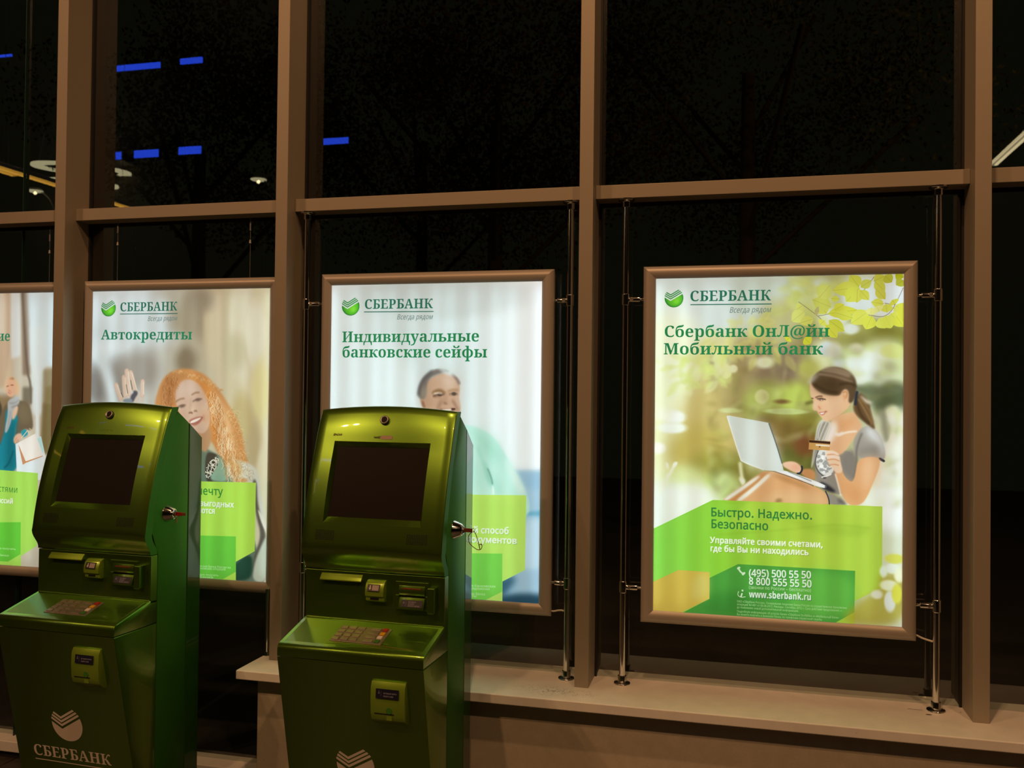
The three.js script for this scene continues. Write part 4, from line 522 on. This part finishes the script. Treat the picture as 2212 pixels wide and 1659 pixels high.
  const lg = (g, x, s, d) => g.rotateX(-Math.PI / 2).rotateX(ledgeSlope).translate(x, 0.8449 - Math.sin(ledgeSlope) * s + Math.cos(ledgeSlope) * d, 0.2904 + Math.cos(ledgeSlope) * s + Math.sin(ledgeSlope) * d);
  part('shelf_plate', lg(new RoundedBoxGeometry(0.462, 0.148, 0.0016, 1, 0.0006), 0, 0.0855, 0.0012), M.green, o);
  const kp = part('keypad', lg(new RoundedBoxGeometry(0.173, 0.0965, 0.004, 1, 0.001), -0.001, 0.0908, 0.002), M.keypad, o);
  const keyG = new RoundedBoxGeometry(0.0225, 0.0155, 0.005, 1, 0.0012), wideG = new RoundedBoxGeometry(0.033, 0.0155, 0.005, 1, 0.0012), tipG = new RoundedBoxGeometry(0.0165, 0.0165, 0.0052, 1, 0.0012);
  const rowS = [0.0545, 0.0785, 0.1015, 0.1245];
  rowS.forEach((s, j) => { [-0.0725, -0.0425, -0.0125].forEach((x) => part('key', lg(keyG.clone(), x, s, 0.0045), M.key, kp)); part('key', lg(wideG.clone(), 0.0365, s, 0.0045), M.key, kp); part('key', lg(tipG.clone(), 0.0665, s, 0.0047), [M.red, M.yellow, M.white, M.dkgreen][j], kp, ['red key', 'yellow key', 'white key', 'green key'][j]); });
  // lower front, leaning back towards the floor, with the second card reader and the printed mark
  const lean = Math.atan2(0.1108, 0.5022), zl = (y) => 0.4705 - (0.7629 - y) * Math.tan(lean);
  part('lower_panel', prism([[0.2545, 0.7615], [0.4705, 0.7615], [zl(0.03), 0.03], [0.2545, 0.03]], -KW, KW, 0.0025), M.green, o);
  const low = (g, x, y, d) => g.rotateX(lean).translate(x, y, zl(y) + d / Math.cos(lean));
  const rd = part('card_reader', prism([[zl(0.716) - 0.006, 0.716], [zl(0.716) + 0.006, 0.7155], [zl(0.7) + 0.0165, 0.7], [zl(0.66) + 0.027, 0.66], [zl(0.62) + 0.033, 0.62], [zl(0.6) + 0.031, 0.6], [zl(0.584) + 0.018, 0.5845], [zl(0.578) - 0.006, 0.578]], 0.0755, 0.187, 0.002), M.greenLight, o);
  part('label', plane(0.0745, 0.0285).rotateX(-0.085).translate(0.1315, 0.6825, zl(0.6825) + 0.0243), print(texCard, 0.35), rd);
  part('slit', box(0.0885, 0.152, 0.6195, 0.6222, zl(0.62) + 0.02, zl(0.62) + 0.0345), M.black, rd); part('finger_notch', cyl(0.0095, 0.0095, 0.004, 20).rotateX(Math.PI / 2 - 0.03).translate(0.1365, 0.6315, zl(0.63) + 0.0312), M.dkgreen, rd); part('finger_ramp', rbox(0.127, 0.146, 0.601, 0.6195, zl(0.61) + 0.028, zl(0.61) + 0.0352, 0.002), M.greenLight, rd);
  part('printed_mark', low(plane(0.36, 0.24), -0.0005, 0.368, 0.0012), print(texMark), o, 'pale printed bank mark and name');
  // lock on the flank
  const lock = part('lock', new THREE.LatheGeometry([[0, 0.031], [0.013, 0.031], [0.0155, 0.029], [0.0165, 0.0255], [0.0195, 0.025], [0.03, 0.002], [0.0305, 0]].map(([a, b]) => new THREE.Vector2(a, b)), 40).rotateZ(-Math.PI / 2).translate(KW, 1.1435, 0.2035), M.chrome, o);
  part('keyway', cyl(0.01, 0.01, 0.006, 24).rotateZ(Math.PI / 2).translate(KW + 0.033, 1.1435, 0.2035), M.steel, lock);
  return o;
}
const kiosk = makeKiosk(); kiosk.position.set(1.8744, 0, 0.1601); kiosk.rotation.y = -0.0278;
const other = kiosk.clone(); other.name = numbered('payment_kiosk'); scene.add(other); other.position.set(0.777, 0, 0.1021); other.rotation.y = -0.0452;
kiosk.userData = { ...kiosk.userData, label: 'green self-service kiosk before the grey-haired man poster, with a pale sticker above its screen' };
other.userData = { ...other.userData, label: 'green self-service kiosk before the red-haired woman poster, its bank name visible below' };
{
  part('sticker', slant(plane(0.07, 0.014), 0.003, 1.4392, 0.0012), print(texSticker), kiosk, 'pale torn sticker');
  part('sticker_residue', slant(plane(0.06, 0.012), 0.003, 1.4392, 0.0012), print(texResidue), other, 'dull remains of a sticker');
  part('scuffs', plane(0.34, 0.036).rotateX(-Math.PI / 2).rotateX(ledgeSlope).translate(0.035, 0.8449 - Math.sin(ledgeSlope) * 0.151 + 0.0026, 0.2904 + Math.cos(ledgeSlope) * 0.151), print(texScuff, 0.7), kiosk, 'scratched paint along the shelf edge');
}
// keys left in the locks
function inKiosk(k, x, y, z) { return new THREE.Vector3(x, y, z).applyAxisAngle(new THREE.Vector3(0, 1, 0), k.rotation.y).add(k.position); }
function key(k, label, looped) {
  const p = inKiosk(k, KW + 0.034, 1.1435, 0.2035), o = thing('key', label, 'key', p.x, p.y, p.z, k.rotation.y);
  part('bow', rbox(-0.002, 0.028, -0.0065, 0.0065, -0.0016, 0.0016, 0.0014), looped ? M.redBrown : M.red, o);
  if (looped) {
    part('ring', new THREE.TorusGeometry(0.006, 0.0009, 8, 20).translate(0.03, 0.001, 0), M.redBrown, o);
    part('cord', tube([[0.032, 0.0, 0.001], [0.042, -0.012, 0.006], [0.05, -0.032, 0.008], [0.053, -0.043, 0.008], [0.06, -0.041, 0.008], [0.0635, -0.048, 0.008], [0.06, -0.057, 0.008], [0.05, -0.06, 0.007], [0.034, -0.053, 0.004], [0.019, -0.042, 0.0], [0.0135, -0.028, -0.002], [0.017, -0.014, -0.001], [0.028, -0.004, 0]], 0.0013, 90), M.redBrown, o);
    part('toggle', [rod([0.053, -0.044, 0.008], [0.0565, -0.057, 0.008], 0.0016, 8), rod([0.059, -0.0425, 0.008], [0.0635, -0.0405, 0.008], 0.0017, 8)].map((g) => g.toNonIndexed()), M.redBrown, o);
  } else {
    part('ring', new THREE.TorusGeometry(0.011, 0.0012, 8, 24).rotateY(Math.PI / 2).translate(0.006, -0.004, 0), M.redBrown, o);
    part('tag', [rbox(0.024, 0.042, -0.005, 0.006, -0.002, 0.002, 0.0015), rod([0.006, -0.014, 0.004], [0.009, -0.031, 0.008], 0.0022, 8)].map((g) => (g.index ? g.toNonIndexed() : g)), M.redBrown, o);
  }
}
key(kiosk, 'key with a looped brown cord, in the lock of the kiosk before the man poster', true);
key(other, 'red key with a stubby tag, in the kiosk before the red-haired woman poster', false);

// ---------------------------------------------------------------- what the dark glass mirrors: lights on the far side of the room
{
  const o = thing('ring_chandelier', 'two-tier ring chandelier with crystal drops, mirrored in the dark glass', 'chandelier', -4.78, 4.02, 5.95);
  for (const [r, y] of [[0.56, 0.25], [0.42, 0.08]]) {
    const c = part('ring', new THREE.LatheGeometry([[r * 0.76, 0.012], [r * 0.78, 0], [r * 0.99, 0], [r, 0.014], [r * 0.99, 0.03], [r * 0.78, 0.03], [r * 0.76, 0.012]].map(([a, b]) => new THREE.Vector2(a, b + y)), 72), M.ringLed, o);
    const drops = []; for (let i = 0; i < 150; i++) { const a = rand() * 7, q = r * Math.sqrt(rand()) * 0.72; drops.push(new THREE.OctahedronGeometry(0.008 + rand() * 0.008).scale(1, 1.9, 1).translate(Math.cos(a) * q, y - 0.015 + rand() * 0.02, Math.sin(a) * q)); }
    const d = part('crystal_drops', drops, M.crystal, c); d.userData.kind = 'stuff';
  }
  part('cable', [0, 2.1, 4.2].map((a) => rod([Math.cos(a) * 0.5, 0.26, Math.sin(a) * 0.5], [Math.cos(a) * 0.1, CEIL - 4.02, Math.sin(a) * 0.1], 0.003, 6).toNonIndexed()), M.steel, o);
  o.rotation.set(0, 0, 0); o.rotateOnAxis(new THREE.Vector3(0.77, 0, 0.635).normalize(), -0.11);
  const p = new THREE.PointLight(rgb(1, 0.85, 0.5), 0.2); p.position.set(-4.78, 4.6, 5.95); p.shadow.radius = 3; scene.add(p);
}
const STRIPS = [[-4.62, -3.75, 5.513, 0.07], [-3.48, -3.18, 5.53, 0.07], [-6.3, -5.88, 6.0 - 0.2, 0.03], [-4.62, -4.27, 4.447, 0.09], [-4.09, -3.756, 4.452, 0.09], [-3.48, -3.18, 4.46, 0.09], [-1.73, -1.3, 4.465, 0.07]];
['top row, longest blue strip', 'top row, short blue strip', 'topmost blue strip at the far end', 'lower row, blue strip over the chandelier', 'lower row, blue strip next to the chandelier', 'lower row, third blue strip from the chandelier', 'lone blue strip of the lower row, above the man poster'].forEach((label, i) => {
  const [x0, x1, y, h] = STRIPS[i], o = thing('led_strip', label + ', mirrored in the dark glass', 'light strip', (x0 + x1) / 2, y, 6.0, 0, 'blue light strips mirrored in the glass');
  part('channel', box((x0 - x1) / 2, (x1 - x0) / 2, -h / 2 - 0.006, h / 2 + 0.006, 0.01, 0.3), M.wallDark, o); part('glow', box((x0 - x1) / 2, (x1 - x0) / 2, -h / 2, h / 2, 0, 0.012), M.blueLed, o);
  const L = new THREE.RectAreaLight(rgb(0.03, 0.1, 1), 0.8, x1 - x0, h); L.position.set((x0 + x1) / 2, y, 5.995); L.lookAt((x0 + x1) / 2, y, 0); scene.add(L);
});
for (const [x, y, z0, z1, m, label] of [[-3.52, 3.6, 3.3, 5.15, M.lineLed, 'slim amber light line hanging in the room, mirrored beside the chandelier'], [-5.25, 4.1, 3.6, 5.4, M.lineLed, 'slim amber light line mirrored at the edge of the first window'], [5.36, 3.84, 4.3, 6.0, M.coolLed, 'bright slanting light line mirrored in the last upper pane']]) {
  const o = thing('light_line', label, 'lamp', x, y, z0);
  part('body', rbox(-0.05, 0.05, 0.012, 0.05, 0, z1 - z0, 0.004), M.lampBody, o); for (const s of [-0.03, 0.03]) part('glow', box(s - 0.012, s + 0.012, 0, 0.012, 0, z1 - z0), m, o);
  part('cable', [0.1, z1 - z0 - 0.1].map((q) => rod([0, 0.05, q], [0, CEIL - y, q], 0.002, 6).toNonIndexed()), M.steel, o);
  const L = new THREE.RectAreaLight(m.emissive, 1.2, 0.06, z1 - z0); L.position.set(x, y - 0.004, (z0 + z1) / 2); L.rotation.x = -Math.PI / 2; scene.add(L);
}
for (const [x, y, label] of [[-5.42, 3.86, 'gooseneck wall lamp with a shade below, mirrored in the first window'], [-2.335, 3.86, 'gooseneck wall lamp mirrored beside the second mullion']]) {
  const o = thing('wall_lamp', label, 'lamp', x, y, ZB);
  part('plate', cyl(0.07, 0.07, 0.03, 24).rotateX(Math.PI / 2).translate(0.02, -0.06, -0.015), M.lampBody, o);
  part('arm', tube([[0.02, -0.1, -0.04], [0.03, 0.0, -0.09], [0.02, 0.12, -0.16], [-0.03, 0.2, -0.22], [-0.08, 0.23, -0.26]], 0.008, 24), M.lampBody, o);
  part('head', cyl(0.1, 0.07, 0.03, 28).translate(-0.1, 0.235, -0.27), M.lampBody, o); part('glow', cyl(0.09, 0.09, 0.01, 28).translate(-0.1, 0.215, -0.27), M.ringLed, o);
  const p = new THREE.PointLight(rgb(1, 0.75, 0.4), 0.015); p.position.set(x - 0.1, y + 0.19, ZB - 0.27); scene.add(p);
}

// ---------------------------------------------------------------- outside: a dark street front with trees
struct('ground', box(-20, 20, -0.3, -0.12, -16, -0.26), M.ground);
const leafG = (() => { const g = new THREE.BufferGeometry(); g.setAttribute('position', new THREE.Float32BufferAttribute([0, 0, 0, 0.03, 0.02, 0.006, 0.07, 0, 0, 0.03, -0.02, 0.006], 3)); g.setIndex([0, 1, 2, 0, 2, 3]); g.computeVertexNormals(); return g; })();
function tree(label, x, z, h, r, m, n) {
  const o = thing('street_tree', label, 'tree', x, -0.12, z);
  part('trunk', [cyl(0.13, 0.07, h * 0.7, 12).translate(0, h * 0.35, 0), ...[0, 1.3, 2.6, 3.9, 5.2].map((a, i) => rod([0, h * (0.4 + i * 0.05), 0], [Math.cos(a) * r * 0.7, h * (0.62 + i * 0.06), Math.sin(a) * r * 0.7], 0.03, 8))].map((g) => g.toNonIndexed()), M.bark, o);
  const f = new THREE.InstancedMesh(leafG, m, n), q = new THREE.Object3D(); f.name = 'foliage'; f.userData.kind = 'stuff';
  const lumps = [...Array(26)].map(() => { const a = rand() * 7, b = rand() * 2 - 1, k = Math.cbrt(rand()) * 0.85; return [Math.cos(a) * Math.sqrt(1 - b * b) * r * k, h * 0.72 + b * r * 0.9 * k, Math.sin(a) * Math.sqrt(1 - b * b) * r * k, r * (0.22 + rand() * 0.2)]; });
  for (let i = 0; i < n; i++) { const L = lumps[i % lumps.length], a = rand() * 7, b = rand() * 2 - 1, k = Math.cbrt(rand()) * L[3]; q.position.set(L[0] + Math.cos(a) * Math.sqrt(1 - b * b) * k, L[1] + b * k, L[2] + Math.sin(a) * Math.sqrt(1 - b * b) * k); q.rotation.set(rand() * 7, rand() * 7, rand() * 7); q.updateMatrix(); f.setMatrixAt(i, q.matrix); }
  shade(f); o.add(f);
}
tree('dark tree with brownish leaves outside, behind the man poster pane', 0.2, -7.2, 7.2, 2.3, M.leafBrown, 12000);
tree('dark tree with green leaves outside, behind the widest upper pane', 3.1, -7.6, 7.8, 2.6, M.leafGreen, 14000);
tree('dark green tree outside, behind the upper pane with the blue strips', -3.9, -7.4, 7.0, 2.1, M.leafGreen, 12000);
tree('dim brown-leaved tree outside, far behind the kiosks', -1.9, -10.5, 8.2, 2.6, M.leafBrown, 12000);
{
  const o = thing('street_lamp', 'street lamp outside, out of the picture, lighting the trees', 'lamp', 7.5, -0.12, -3.2);
  part('mast', cyl(0.07, 0.05, 6.6, 16).translate(0, 3.3, 0), M.steel, o); part('head', rbox(-0.7, 0.1, 6.55, 6.68, -0.12, 0.12, 0.03), M.steel, o); part('glow', box(-0.6, -0.1, 6.535, 6.552, -0.09, 0.09), M.bulb, o);
  const p = new THREE.SpotLight(WARM, 9, 0, 1.35, 0.4); p.position.set(7.15, 6.38, -3.2); p.target.position.set(1, 4, -8); p.shadow.radius = 5; scene.add(p, p.target);
}
scene.traverse((o) => { if (o.isSpotLight || o.isPointLight) o.castShadow = true; });
renderer.render(scene, camera);
